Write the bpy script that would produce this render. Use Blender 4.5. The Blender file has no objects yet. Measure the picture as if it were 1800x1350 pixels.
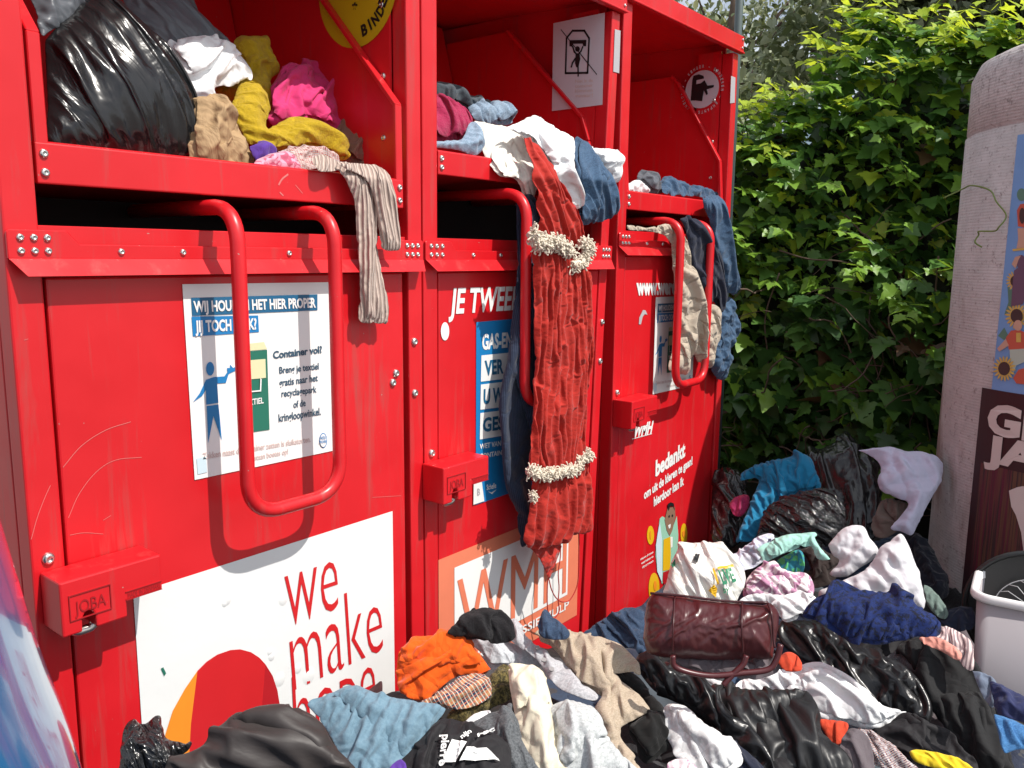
import bpy, math, random
import numpy as np
from mathutils import Vector
sc = bpy.context.scene
R = math.radians
# ------------------------------------------------------------------ camera, sky, sun, exposure
F = 1437.0                                   # focal length in photo pixels (photo 1800 x 1350)
XD = np.array([1167, -215, F]); XD = XD / np.linalg.norm(XD)
DN = np.array([-90, 9120, F]); DN = DN - XD * (DN @ XD); DN = DN / np.linalg.norm(DN)
ZD = -DN; YD = np.cross(ZD, XD)
CAM = np.array([-0.584, -1.632, 1.70])
cd = bpy.data.cameras.new('camera'); cam = bpy.data.objects.new('camera', cd)
sc.collection.objects.link(cam); sc.camera = cam
cd.sensor_width = 36; cd.lens = F / 1800 * 36; cd.clip_start = 0.05; cd.clip_end = 2000
from mathutils import Matrix
# columns: camera right, up, back in world coordinates
M3 = np.array([[XD[0], -XD[1], -XD[2]], [YD[0], -YD[1], -YD[2]], [ZD[0], -ZD[1], -ZD[2]]])
m = Matrix.Identity(4)
for a in range(3):
    for b in range(3): m[a][b] = M3[a][b]
    m[a][3] = CAM[a]
cam.matrix_world = m

SUNV = Vector((0.020, -0.100, 0.144)).normalized()      # towards the sun
sun_el = math.asin(SUNV.z); sun_az = math.atan2(SUNV.x, SUNV.y)
w = bpy.data.worlds.new("World"); sc.world = w; w.use_nodes = True
nt = w.node_tree; nt.nodes.clear()
out = nt.nodes.new('ShaderNodeOutputWorld'); bg = nt.nodes.new('ShaderNodeBackground')
sky = nt.nodes.new('ShaderNodeTexSky'); sky.sky_type = 'NISHITA'; sky.sun_disc = False
sky.sun_elevation = sun_el; sky.sun_rotation = sun_az; sky.dust_density = 2.0
tcw = nt.nodes.new('ShaderNodeTexCoord'); nzw = nt.nodes.new('ShaderNodeTexNoise')
nzw.inputs['Scale'].default_value = 2.2; nzw.inputs['Detail'].default_value = 6; nzw.inputs['Roughness'].default_value = .6
rpw = nt.nodes.new('ShaderNodeValToRGB'); rpw.color_ramp.elements[0].position = .40; rpw.color_ramp.elements[1].position = .62
mxw = nt.nodes.new('ShaderNodeMix'); mxw.data_type = 'RGBA'
mxw.inputs[7].default_value = (12.0, 12.4, 13.0, 1)         # sunlit cloud
nt.links.new(tcw.outputs['Generated'], nzw.inputs['Vector']); nt.links.new(nzw.outputs['Fac'], rpw.inputs['Fac'])
nt.links.new(rpw.outputs['Color'], mxw.inputs[0]); nt.links.new(sky.outputs[0], mxw.inputs[6])
nt.links.new(mxw.outputs[2], bg.inputs['Color']); bg.inputs['Strength'].default_value = 0.10
nt.links.new(bg.outputs[0], out.inputs['Surface'])
sl = bpy.data.lights.new('sun', 'SUN'); sl.energy = 5.0; sl.angle = R(.5); sl.color = (1, .95, .88)
so = bpy.data.objects.new('sun', sl); sc.collection.objects.link(so); so.location = (0, -5, 8)
so.rotation_euler = SUNV.to_track_quat('Z', 'Y').to_euler()
sc.view_settings.view_transform = 'Standard'; sc.view_settings.look = 'None'
sc.view_settings.exposure = 0.08; sc.view_settings.gamma = 1.0

# ------------------------------------------------------------------ helpers
rng = np.random.default_rng(7); random.seed(7)
COL = sc.collection
ORG = {}
def ray(px, py):
    r = np.array([px - 900, py - 675, F]); return np.array([r @ XD, r @ YD, r @ ZD])
def on_plane(p, P0, N):
    r = ray(*p); t = ((P0 - CAM) @ N) / (r @ N); return CAM + t * r
def W(px, py, y0=0.0):
    r = ray(px, py); return CAM + (y0 - CAM[1]) / r[1] * r
def WX(px, py, x0):
    r = ray(px, py); return CAM + (x0 - CAM[0]) / r[0] * r
def crop(ox, oy, s): return lambda x, y: (ox + x / s, oy + y / s)
CR = dict(p=crop(0, 0, 1), A=crop(0, 0, 2.3684), B=crop(700, 0, 3), D=crop(1200, 700, 3), E=crop(1100, 950, 2.5714),
          F=crop(700, 800, 2.4545), G=crop(200, 1050, 2.25), H=crop(840, 220, 5.192), S=crop(1080, 290, 3.375),
          K=crop(310, 490, 3.648), L=crop(0, 850, 2.3684), L2=crop(0, 450, 2.3684), C5=crop(700, 400, 3), GA=crop(820, 540, 3.75),
          WM=crop(760, 930, 6), BE=crop(1060, 680, 3.375), R7=crop(960, 20, 5.294), T=crop(700, 1060, 4.657),
          DR=crop(860, 740, 3.75), PO=crop(1700, 220, 2.7), BI=crop(1640, 950, 3.375), PB=crop(1160, 930, 9))

class MB:
    def __init__(s): s.v = []; s.f = []; s.m = []
    def add(s, vs, fs, m=0):
        o = len(s.v); s.v += [tuple(float(c) for c in q) for q in vs]; s.f += [tuple(i + o for i in f) for f in fs]; s.m += [m] * len(fs)
    def box(s, x0, x1, y0, y1, z0, z1, m=0):
        s.add([(x0,y0,z0),(x1,y0,z0),(x1,y1,z0),(x0,y1,z0),(x0,y0,z1),(x1,y0,z1),(x1,y1,z1),(x0,y1,z1)],
              [(0,3,2,1),(4,5,6,7),(0,1,5,4),(1,2,6,5),(2,3,7,6),(3,0,4,7)], m)
    def prism(s, pts, d, m=0):
        """closed prism: 3D polygon pts swept by vector d"""
        n = len(pts); pts = [np.array(p, float) for p in pts]; d = np.array(d, float)
        nn = np.zeros(3)
        for i in range(n): nn += np.cross(pts[i] - pts[0], pts[(i + 1) % n] - pts[0])
        if nn @ d > 0: pts = pts[::-1]
        vs = pts + [p + d for p in pts]
        s.add(vs, [tuple(range(n)), tuple(range(2 * n - 1, n - 1, -1))] + [(i, i + n, (i + 1) % n + n, (i + 1) % n) for i in range(n)], m)
    def poly(s, pts, m=0): s.add(pts, [tuple(range(len(pts)))], m)
    def tube(s, path, r, n=10, m=0, cap=True):
        path = [np.array(p, float) for p in path]; k = len(path)
        rr = r if hasattr(r, '__len__') else [r] * k
        up = np.array([.13, .27, .95]); vs = []
        prev = None
        for i, p in enumerate(path):
            t = path[min(i + 1, k - 1)] - path[max(i - 1, 0)]; t = t / (np.linalg.norm(t) + 1e-9)
            a = prev - t * (prev @ t) if prev is not None else np.cross(t, up)
            if np.linalg.norm(a) < 1e-5: a = np.cross(t, (1, 0, 0))
            a = a / np.linalg.norm(a); prev = a; b = np.cross(t, a)
            for j in range(n):
                q = 2 * math.pi * j / n; vs.append(p + rr[i] * (math.cos(q) * a + math.sin(q) * b))
        fs = [(i * n + j, i * n + (j + 1) % n, (i + 1) * n + (j + 1) % n, (i + 1) * n + j) for i in range(k - 1) for j in range(n)]
        if cap: fs += [tuple(range(n - 1, -1, -1)), tuple(range((k - 1) * n, k * n))]
        s.add(vs, fs, m)
    def lathe(s, prof, c, n=48, m=0, a0=0, a1=2 * math.pi):
        k = len(prof); full = abs(a1 - a0 - 2 * math.pi) < 1e-6; nn = n if full else n + 1
        vs = [(c[0] + r * math.cos(a0 + (a1 - a0) * j / n), c[1] + r * math.sin(a0 + (a1 - a0) * j / n), c[2] + z) for r, z in prof for j in range(nn)]
        fs = [(i * nn + j, i * nn + (j + 1) % nn, (i + 1) * nn + (j + 1) % nn, (i + 1) * nn + j) for i in range(k - 1) for j in range(n)]
        s.add(vs, fs, m)
    def build(s, name, mats, parent=None, smooth=False, bevel=0, seg=2):
        me = bpy.data.meshes.new(name)
        o = ORG.get(parent.name, np.zeros(3)) if parent else np.zeros(3)
        me.from_pydata([(v[0] - o[0], v[1] - o[1], v[2] - o[2]) for v in s.v], [], s.f); me.update()
        if not isinstance(mats, (list, tuple)): mats = [mats]
        for q in mats: me.materials.append(q)
        me.polygons.foreach_set('material_index', s.m)
        if smooth: me.polygons.foreach_set('use_smooth', [True] * len(s.f))
        ob = bpy.data.objects.new(name, me); COL.objects.link(ob)
        if parent: ob.parent = parent; ORG[ob.name] = o
        if bevel:
            b = ob.modifiers.new('bevel', 'BEVEL'); b.width = bevel; b.segments = seg; b.limit_method = 'ANGLE'; b.angle_limit = R(30)
            b.harden_normals = False
        return ob
def rings(mb, rs, m=0):
    n = len(rs[0]); vs = [p for r_ in rs for p in r_]; mb.add(vs, [(i * n + j, i * n + (j + 1) % n, (i + 1) * n + (j + 1) % n, (i + 1) * n + j) for i in range(len(rs) - 1) for j in range(n)], m)
def tag(o, label=None, cat=None, group=None, kind=None):
    if label: o['label'] = label
    if cat: o['category'] = cat
    if group: o['group'] = group
    if kind: o['kind'] = kind
    return o
def thing(name, loc, label, cat, group=None):
    o = bpy.data.objects.new(name, None); COL.objects.link(o); o.location = loc; o.empty_display_size = .1
    ORG[o.name] = np.array(loc, float); return tag(o, label, cat, group)
def fillet(pts, r, n=6):
    """round the inner corners of a polyline"""
    pts = [np.array(p, float) for p in pts]; out = [pts[0]]
    for i in range(1, len(pts) - 1):
        a, b, c = pts[i - 1], pts[i], pts[i + 1]
        u = (a - b) / np.linalg.norm(a - b); v = (c - b) / np.linalg.norm(c - b)
        p0 = b + u * r; p1 = b + v * r
        for k in range(n + 1):
            t = k / n; out.append((1 - t) ** 2 * p0 + 2 * t * (1 - t) * (b * .86 + .14 * (p0 + p1) / 2) + t * t * p1)
    return out + [pts[-1]]
def smooth_path(pts, n=6):
    pts = [np.array(p, float) for p in pts]; P = [2 * pts[0] - pts[1]] + pts + [2 * pts[-1] - pts[-2]]; o = []
    for i in range(1, len(P) - 2):
        for k in range(n):
            t = k / n
            o.append(.5 * (2 * P[i] + (P[i+1] - P[i-1]) * t + (2*P[i-1] - 5*P[i] + 4*P[i+1] - P[i+2]) * t*t + (3*P[i] - P[i-1] - 3*P[i+1] + P[i+2]) * t**3))
    return o + [pts[-1]]

# text: glyph meshes from the built-in font, mapped onto a parallelogram
def text2d(s, bold=0.0, space=1.0):
    cu = bpy.data.curves.new('lettering', 'FONT'); cu.body = s; cu.size = 1; cu.offset = bold; cu.resolution_u = 3; cu.space_character = space
    ob = bpy.data.objects.new('lettering', cu); COL.objects.link(ob); bpy.context.view_layer.update()
    me = bpy.data.meshes.new_from_object(ob.evaluated_get(bpy.context.evaluated_depsgraph_get()))
    v = np.array([tuple(q.co)[:2] for q in me.vertices]).reshape(-1, 2); f = [tuple(p.vertices) for p in me.polygons]
    bpy.data.objects.remove(ob); bpy.data.curves.remove(cu); bpy.data.meshes.remove(me)
    return v, f
CAPH = text2d('H')[0][:, 1].max(); XH = text2d('x')[0][:, 1].max()
def put_text(mb, s, bl, br, tl, m, ref='H', bold=.02, space=1.0):
    """bl, br baseline ends, tl top (cap height or x height) at the left: 3D points"""
    v, f = text2d(s, bold, space); bl, br, tl = map(np.array, (bl, br, tl))
    x0, x1 = v[:, 0].min(), v[:, 0].max(); h = (CAPH if ref == 'H' else XH) + bold
    P = bl + ((v[:, 0] - x0) / (x1 - x0))[:, None] * (br - bl) + (v[:, 1] / h)[:, None] * (tl - bl)
    # keep the faces looking the way the text reads
    nr = np.cross(br - bl, tl - bl)
    mb.add(P, f, m)
def pix(t, pts, y0): return [W(*CR[t](*p), y0) for p in pts]
def ell(t, c, rx, ry, y0, n=24): return pix(t, [(c[0] + rx * math.cos(2*math.pi*k/n), c[1] + ry * math.sin(2*math.pi*k/n)) for k in range(n)], y0)
def tpx(mb, s, t, bl, br, tl, y0, m, ref='H', bold=.02, space=1.0):
    put_text(mb, s, W(*CR[t](*bl), y0), W(*CR[t](*br), y0), W(*CR[t](*tl), y0), m, ref, bold, space)

# ------------------------------------------------------------------ materials
def newmat(name):
    mt = bpy.data.materials.new(name); mt.use_nodes = True; nt = mt.node_tree
    return mt, nt, nt.nodes['Principled BSDF']
def N_(nt, t, **k):
    n = nt.nodes.new(t)
    for a, b in k.items():
        if a in n.inputs: n.inputs[a].default_value = b
        else: setattr(n, a, b)
    return n
def mixc(nt, fac, a, b, mode='MIX'):
    n = nt.nodes.new('ShaderNodeMix'); n.data_type = 'RGBA'; n.blend_type = mode
    for i, q in ((0, fac), (6, a), (7, b)):
        if hasattr(q, 'is_output'): nt.links.new(q, n.inputs[i])
        elif i == 0: n.inputs[0].default_value = q
        else: n.inputs[i].default_value = (q[0], q[1], q[2], 1)
    return n.outputs[2]
def ramp(nt, src, a, b):
    n = nt.nodes.new('ShaderNodeMapRange'); n.inputs[1].default_value = a; n.inputs[2].default_value = b; nt.links.new(src, n.inputs[0]); return n.outputs[0]
def noise(nt, vec, scale, detail=4, rough=.6, dist=0, stretch=None):
    n = N_(nt, 'ShaderNodeTexNoise', Scale=scale, Detail=detail, Roughness=rough, Distortion=dist)
    if stretch:
        mp = nt.nodes.new('ShaderNodeMapping'); mp.inputs['Scale'].default_value = stretch; nt.links.new(vec, mp.inputs[0]); vec = mp.outputs[0]
    nt.links.new(vec, n.inputs['Vector']); return n.outputs['Fac']
def bump(nt, bs, h, strength, dist, prev=None):
    b = nt.nodes.new('ShaderNodeBump'); b.inputs['Strength'].default_value = strength; b.inputs['Distance'].default_value = dist
    nt.links.new(h, b.inputs['Height'])
    if prev is not None: nt.links.new(prev, b.inputs['Normal'])
    nt.links.new(b.outputs[0], bs.inputs['Normal']); return b.outputs[0]
def flat(name, c, rough=.5, metal=0, spec=.5, var=.06, scale=14, bmp=0.0, coat=0):
    mt, nt, bs = newmat(name); tc = nt.nodes.new('ShaderNodeTexCoord')
    f = noise(nt, tc.outputs['Object'], scale, 5)
    col = mixc(nt, f, [q * (1 - var) for q in c], [min(1, q * (1 + var)) for q in c]); nt.links.new(col, bs.inputs['Base Color'])
    bs.inputs['Roughness'].default_value = rough; bs.inputs['Metallic'].default_value = metal; bs.inputs['Specular IOR Level'].default_value = spec
    bs.inputs['Coat Weight'].default_value = coat; bs.inputs['Coat Roughness'].default_value = .06
    if bmp: bump(nt, bs, noise(nt, tc.outputs['Object'], scale * 4, 3), bmp, .005)
    return mt
def paint_red(name, dirt=.25):
    mt, nt, bs = newmat(name); tc = nt.nodes.new('ShaderNodeTexCoord'); o = tc.outputs['Object']
    big = noise(nt, o, 2.3, 4); fine = noise(nt, o, 60, 3)
    col = mixc(nt, ramp(nt, big, .3, .7), (.56, .007, .012), (.64, .011, .018))
    st = noise(nt, o, 6, 5, .7, .4, (5, 5, .35))                                # rain streaks
    col = mixc(nt, ramp(nt, st, .54, .82), col, (.40, .060, .055))
    sp = noise(nt, o, 38, 6, .75); g = nt.nodes.new('ShaderNodeMath'); g.operation = 'MULTIPLY'; nt.links.new(ramp(nt, sp, .66, .78), g.inputs[0]); g.inputs[1].default_value = dirt
    col = mixc(nt, g.outputs[0], col, (.16, .05, .04))
    nt.links.new(col, bs.inputs['Base Color'])
    rg = nt.nodes.new('ShaderNodeMapRange'); rg.inputs[3].default_value = .26; rg.inputs[4].default_value = .46; nt.links.new(big, rg.inputs[0]); nt.links.new(rg.outputs[0], bs.inputs['Roughness'])
    ch = noise(nt, o, 85, 2, .5); col = mixc(nt, ramp(nt, ch, .765, .80), col, (.42, .20, .18)); nt.links.new(col, bs.inputs['Base Color'])
    b = bump(nt, bs, noise(nt, o, 3.5, 2), .4, .02); bump(nt, bs, fine, .05, .002, b)
    return mt
def UVn(nt):
    return nt.nodes.new('ShaderNodeUVMap').outputs[0]
def cloth_mat(name, c, kind='plain', c2=None, scale=1.0, rough=.85, var=.12, sheen=.15, wr=.22):
    mt, nt, bs = newmat(name); uv = UVn(nt)
    f = noise(nt, uv, 9, 4); col = mixc(nt, f, [q * (1 - var) for q in c], [min(1, q * (1 + var)) for q in c])
    def wave(dirn, sc_, dist=0):
        n = N_(nt, 'ShaderNodeTexWave', Scale=sc_, Distortion=dist); n.bands_direction = dirn; nt.links.new(uv, n.inputs['Vector']); return n.outputs['Fac']
    hgt = noise(nt, uv, 380, 2); hd = .0012; hs = .35
    if kind == 'heather': col = mixc(nt, ramp(nt, noise(nt, uv, 160 * scale, 4, .8), .4, .6), col, c2); hs = .6
    if kind == 'denim':
        col = mixc(nt, ramp(nt, noise(nt, uv, 14, 5, .7), .35, .7), col, c2); col = mixc(nt, ramp(nt, noise(nt, uv, 220, 3), .45, .65), col, [min(1, q * 1.12) for q in c2])
        hgt = wave('DIAGONAL', 170); hs = .3
    if kind == 'stripes': col = mixc(nt, ramp(nt, wave('X', 14 * scale, .6), .5, .62), col, c2)
    if kind == 'rib': hgt = wave('X', 28 * scale, .4); hs = .9; hd = .006; col = mixc(nt, ramp(nt, hgt, .1, .6), [q * .6 for q in c], c)
    if kind == 'ribstripe': hgt = wave('X', 22 * scale, .5); hs = .9; hd = .006; col = mixc(nt, ramp(nt, hgt, .15, .55), c2, c)
    if kind == 'plaid':
        col = mixc(nt, ramp(nt, wave('X', 9 * scale), .55, .65), col, c2); col = mixc(nt, ramp(nt, wave('Y', 9 * scale), .6, .7), col, [.6 * a + .4 * b for a, b in zip(c, c2)])
        col = mixc(nt, ramp(nt, wave('X', 31 * scale), .8, .9), col, (.5, .12, .06)); col = mixc(nt, ramp(nt, wave('Y', 27 * scale), .82, .9), col, (.55, .5, .42))
    if kind == 'print': col = mixc(nt, ramp(nt, noise(nt, uv, 26 * scale, 2, .5, 1.5), .48, .54), col, c2)
    if kind == 'tweed': col = mixc(nt, ramp(nt, noise(nt, uv, 90 * scale, 4, .85), .45, .58), col, c2); hgt = noise(nt, uv, 120, 4, .8); hs = .9; hd = .006
    if kind == 'fleece': hgt = noise(nt, uv, 130, 5, .75); hs = .9; hd = .009; col = mixc(nt, ramp(nt, noise(nt, uv, 70, 4), .3, .7), [q * .8 for q in c], c)
    if kind == 'crochet':
        vo = N_(nt, 'ShaderNodeTexVoronoi', Scale=70); nt.links.new(uv, vo.inputs['Vector']); hgt = vo.outputs['Distance']; hs = .35; hd = .003
        vv = wave('X', 9, 1.6); col = mixc(nt, ramp(nt, hgt, 0.0, .35), [q * .62 for q in c], col)
    if kind == 'lint': col = mixc(nt, ramp(nt, noise(nt, uv, 42, 5, .8), .49, .57), col, c2); hgt = noise(nt, uv, 150, 5, .7); hs = .8; hd = .005
    nt.links.new(col, bs.inputs['Base Color']); bs.inputs['Roughness'].default_value = rough; bs.inputs['Specular IOR Level'].default_value = .25
    bs.inputs['Sheen Weight'].default_value = sheen; bs.inputs['Sheen Roughness'].default_value = .5
    if kind in ('plain', 'heather', 'print', 'stripes', 'plaid', 'denim'):       # pressed-in creases: a wandering net of fine ridges
        dv = nt.nodes.new('ShaderNodeMix'); dv.data_type = 'VECTOR'; dv.inputs[0].default_value = .10; dn_ = N_(nt, 'ShaderNodeTexNoise', Scale=9, Detail=3); nt.links.new(uv, dn_.inputs['Vector']); nt.links.new(uv, dv.inputs[4]); nt.links.new(dn_.outputs['Color'], dv.inputs[5])
        vc = N_(nt, 'ShaderNodeTexVoronoi', Scale=13, feature='DISTANCE_TO_EDGE'); nt.links.new(dv.outputs[1], vc.inputs['Vector']); b = bump(nt, bs, ramp(nt, vc.outputs['Distance'], 0, .22), wr * 1.1, .012)
    else: b = bump(nt, bs, noise(nt, uv, 17, 5, .55, .9), wr, .014)
    b = bump(nt, bs, hgt, hs, hd, b)
    if kind not in ('fleece', 'crochet', 'tweed', 'lint'):          # stitched hem a centimetre inside the edge
        at_ = N_(nt, 'ShaderNodeAttribute', attribute_name='hem'); m1 = nt.nodes.new('ShaderNodeMath'); m1.operation = 'COMPARE'; m1.inputs[1].default_value = .013; m1.inputs[2].default_value = .0016
        nt.links.new(at_.outputs['Fac'], m1.inputs[0]); m2 = nt.nodes.new('ShaderNodeMath'); m2.operation = 'SUBTRACT'; m2.inputs[0].default_value = 1; nt.links.new(m1.outputs[0], m2.inputs[1]); bump(nt, bs, m2.outputs[0], .7, .004, b)
    return mt
def film_mat(name, c, rough=.22, spec=.6, wr=.6, wsc=14, coat=0, c2=None):
    mt, nt, bs = newmat(name); uv = UVn(nt)
    f = noise(nt, uv, 6, 4); nt.links.new(mixc(nt, f, [q * .8 for q in c], c2 or [min(1, q * 1.25) for q in c]), bs.inputs['Base Color'])
    bs.inputs['Roughness'].default_value = rough; bs.inputs['Specular IOR Level'].default_value = spec; bs.inputs['Coat Weight'].default_value = coat
    b = bump(nt, bs, noise(nt, uv, wsc, 4, .5, .9, (1.5, .6, 1)), wr, .03); bump(nt, bs, noise(nt, uv, wsc * 3, 3, .5, .8), wr * .3, .006, b)
    return mt

RED = paint_red('red_container_paint'); REDR = paint_red('red_roof_paint_weathered', .9)
DARK = flat('dark_gap', (.012, .008, .008), .8)  # near-black colour standing for shade in gaps and openings
STEEL = flat('bolt_steel', (.62, .60, .57), .32, 1, var=.15)
WHITE = flat('sticker_white', (.80, .80, .78), .38, var=.03, scale=5); WHITEP = flat('poster_white_vinyl', (.76, .77, .76), .3, var=.04, scale=3, bmp=.22)
BLUED = flat('print_dark_blue', (.012, .115, .235), .4); BLUE = flat('print_blue', (.010, .19, .46), .4); NAVY = flat('print_navy', (.03, .08, .13), .5)
GREEN = flat('print_green', (.016, .15, .10), .4); CREAM = flat('print_cream', (.68, .66, .40), .4)
REDT = flat('print_red', (.56, .014, .018), .4); DRED = flat('print_dark_red', (.42, .010, .016), .4); ORNG = flat('print_orange', (.80, .26, .02), .4)
FADE = flat('faded_print', (.62, .50, .47), .5); BLACK = flat('print_black', (.012, .012, .013), .4); GREYP = flat('print_grey', (.42, .40, .42), .5)
SALM = flat('print_salmon', (.72, .20, .11), .4, var=.1); YEL = flat('print_yellow', (.72, .42, .01), .4); MINT = flat('print_mint', (.30, .56, .42), .4)
LBLUE = flat('print_pale_blue', (.55, .70, .76), .4); SKIN = flat('print_brown', (.26, .15, .10), .4); SCR = flat('scratched_paint', (.62, .16, .15), .6)
# ------------------------------------------------------------------ ground
GROUND = flat('paving_grey', (.20, .19, .18), .9, var=.2, scale=3, bmp=.4)
g = MB(); g.add([(-150, -150, 0), (250, -150, 0), (250, 150, 0), (-150, 150, 0)], [(0, 1, 2, 3)])
tag(g.build('ground', GROUND), kind='structure')

# ------------------------------------------------------------------ clothing containers
ZS = .15
BOLT = None
def bolts(parent, pts, r=.009, nrm=(0, -1, 0), name='bolt'):
    """domed bolt heads sharing one mesh per size"""
    global BOLT
    key = (round(r, 4), nrm)
    if BOLT is None: BOLT = {}
    if key not in BOLT:
        mb = MB(); n = Vector(nrm); q = n.to_track_quat('Z', 'Y')
        prof = [(r * 1.15, 0), (r * 1.1, .25 * r), (r * .95, .55 * r), (r * .5, .85 * r), (r * .42, .62 * r), (0.0005, .6 * r)]
        mb.lathe(prof, (0, 0, 0), 10)
        mb.v = [tuple(q @ Vector(v)) for v in mb.v]
        o = mb.build(name, STEEL, None, True); me = o.data; bpy.data.objects.remove(o); BOLT[key] = me
    for p in pts:
        o = bpy.data.objects.new(name, BOLT[key]); COL.objects.link(o); o.parent = parent
        o.location = Vector(p) - Vector(ORG[parent.name]); ORG[o.name] = np.array(ORG[parent.name])
def container(label, x0, Wd, dz, zl, cheek, handle, lockx, lockz, taper=0.0, lip_open=None):
    Z = ZS + dz
    root = thing('textile_container', (x0 + Wd / 2, .55, 0), label, 'clothes container', 'red textile containers in a row')
    def X(x, z): return x0 + x - taper * max(0, 1.97 - z) * (x / Wd)
    def shear(mb): mb.v = [(x0 + (v[0] - x0) - taper * max(0, 1.97 + ZS - v[2]) * ((v[0] - x0) / Wd), v[1], v[2]) for v in mb.v]; return mb
    # outer shell: side walls, back, floor
    for xa, xb in ((0, .012), (Wd - .012, Wd)):
        s = MB(); s.box(x0 + xa, x0 + xb, .052, 1.13, .02, 2.47 + Z); shear(s).build('side_wall', RED, root, bevel=.003)
    s = MB(); s.box(x0 + .013, x0 + Wd - .013, 1.11, 1.13, .02, 2.47 + Z); s.box(x0 + .013, x0 + Wd - .013, .06, 1.10, .02, .05); shear(s).build('back_wall', RED, root)
    # roof with front fascia
    s = MB()
    s.prism([(x0 - .012, -.02, 2.402 + Z), (x0 - .012, -.02, 2.476 + Z), (x0 - .012, 1.17, 2.52 + Z), (x0 - .012, 1.17, 2.49 + Z), (x0 - .012, .0, 2.447 + Z), (x0 - .012, .0, 2.402 + Z)], (Wd + .03, 0, 0))
    s.box(x0 - .013, x0 + Wd + .019, -.026, -.0205, 2.402 + Z, 2.41 + Z)
    rf = s.build('roof', REDR, root, bevel=.004)
    bolts(rf, [(x0 + Wd + .0, -.021, 2.46 + Z), (x0 + Wd + .0, -.021, 2.425 + Z), (x0 + .01, -.021, 2.46 + Z), (x0 + .01, -.021, 2.425 + Z)], .005)
    # front posts
    for a, b in ((0, .06), (Wd - .052, Wd)):
        s = MB(); s.box(x0 + a, x0 + b, -.004, .05, .02, 2.40 + Z); shear(s).build('front_post', RED, root, bevel=.004)
    # front door with a dark gap all round
    s = MB(); s.box(x0 + .066, x0 + Wd - .070, 0, .03, .12, 1.50 + Z); shear(s)
    door = s.build('door', RED, root, bevel=.004)
    s = MB(); s.box(x0 + .04, x0 + Wd - .03, .032, .05, .10, 1.52 + Z); shear(s).build('door_gap_shade', DARK, root)  # black plate behind the door, shade of the gap as colour
    # deflector: bracket plate, upper strip, bent lip
    z = Z
    s = MB()
    s.box(x0 + .061, x0 + Wd - .053, .006, .03, 1.50 + z, 1.596 + z)
    pl = [(0.002, 1.535), (0.002, 1.583), (.006, 1.587), (.105, 1.587), (.128, 1.562), (Wd - .128, 1.562), (Wd - .105, 1.587), (Wd - .006, 1.587), (Wd - .002, 1.583), (Wd - .002, 1.535)]
    s.prism([(x0 + a, -.012, b + z) for a, b in pl], (0, .0075, 0))
    s.prism([(x0 + .002, -.0125, 1.5352 + z), (x0 + Wd - .002, -.0125, 1.5352 + z), (x0 + Wd - .02, -.040, 1.503 + z), (x0 + .022, -.040, 1.503 + z)], (0, .004, .003))
    dfl = shear(s).build('rain_deflector', RED, root, bevel=.0015, seg=1)
    bp = [(x0 + a, -.012, b + z) for b in (1.573, 1.549) for a in (.024, .047, .07)] + [(x0 + Wd - a, -.012, b + z) for b in (1.573, 1.549) for a in (.024, .044, .064)]
    bp += [(x0 + a, -.012, 1.549 + z) for a in (.205, .335, .60, .74)]
    bolts(dfl, [(X(p[0] - x0, p[2] - ZS), p[1], p[2]) for p in bp], .0062)
    # hopper: lip, floor, cheeks with flanges, back
    z0, z1 = zl[0] + Z, zl[1] + Z; xl, xr = x0 + .066, x0 + Wd - .064
    tray = MB(); tray.prism([(xl, 0, z0), (xl, 0, z1), (xl, .012, z1 + .004), (xl, .03, z1), (xl, .03, z0 + .01), (xl, .012, z0)], (xr - xl, 0, 0))
    tray.prism([(xl + .004, .032, z1 - .03), (xl + .004, .60, z1 - .06), (xl + .004, .60, z1 - .08), (xl + .004, .032, z1 - .05)], (xr - xl - .008, 0, 0))
    tray.prism([(xl + .004, .602, z1 - .08), (xl + .004, .80, 2.462 + Z), (xl + .004, .82, 2.462 + Z), (xl + .004, .622, z1 - .08)], (xr - xl - .008, 0, 0))
    ht = shear(tray).build('hopper_lip', RED, root, bevel=.003)
    bolts(ht, [(X(a, b), 0, b + Z) for a in (.08, Wd - .078) for b in (zl[0] + .02, zl[1] - .02)], .0075)
    for side in (0, 1):
        xc = xl - .004 if side == 0 else xr; c = [(q[0], q[1] + Z) for q in cheek]
        s = MB()
        s.prism([(xc, .034, z0)] + [(xc, max(.031, a), b) for a, b in c[1:]] + [(xc, .78, c[-1][1]), (xc, .78, z0)], (.004, 0, 0))
        fx = (xc + .0045, xc + .028) if side == 0 else (xc - .024, xc - .0005)
        for (a, b), (a2, b2) in zip(c[:-1], c[1:]):
            d = np.array([a2 - a, b2 - b]); d = d / np.linalg.norm(d); nn = np.array([-d[1], d[0]]) * -1
            s.prism([(fx[0], a, b + .002), (fx[0], a2, b2), (fx[0], a2 + .012 * nn[0], b2 + .012 * nn[1]), (fx[0], a + .012 * nn[0], b + .012 * nn[1] + .002)], (fx[1] - fx[0], 0, 0))
        shear(s).build('hopper_cheek', RED, root, bevel=.002, seg=1)
    # slot behind the handle
    s = MB(); s.box(x0 + .062, x0 + Wd - .054, .34, .36, 1.45 + Z, z0 - .005); shear(s).build('slot_shade_sheet', DARK, root)  # black sheet paints the shade inside the slot
    # bolts on the inner side wall and the right post
    xi = Wd - .013
    s = MB(); s.box(x0 + Wd - .062, x0 + Wd - .0535, .05, .16, 1.6 + Z, 2.41 + Z); iw = shear(s).build('inner_wall_strip', RED, root)
    bolts(iw, [(X(Wd - .062, b), .075, b + Z) for b in (1.70, 1.86, 2.02, 2.2, 2.33)], .008, (-1, 0, 0))
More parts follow.
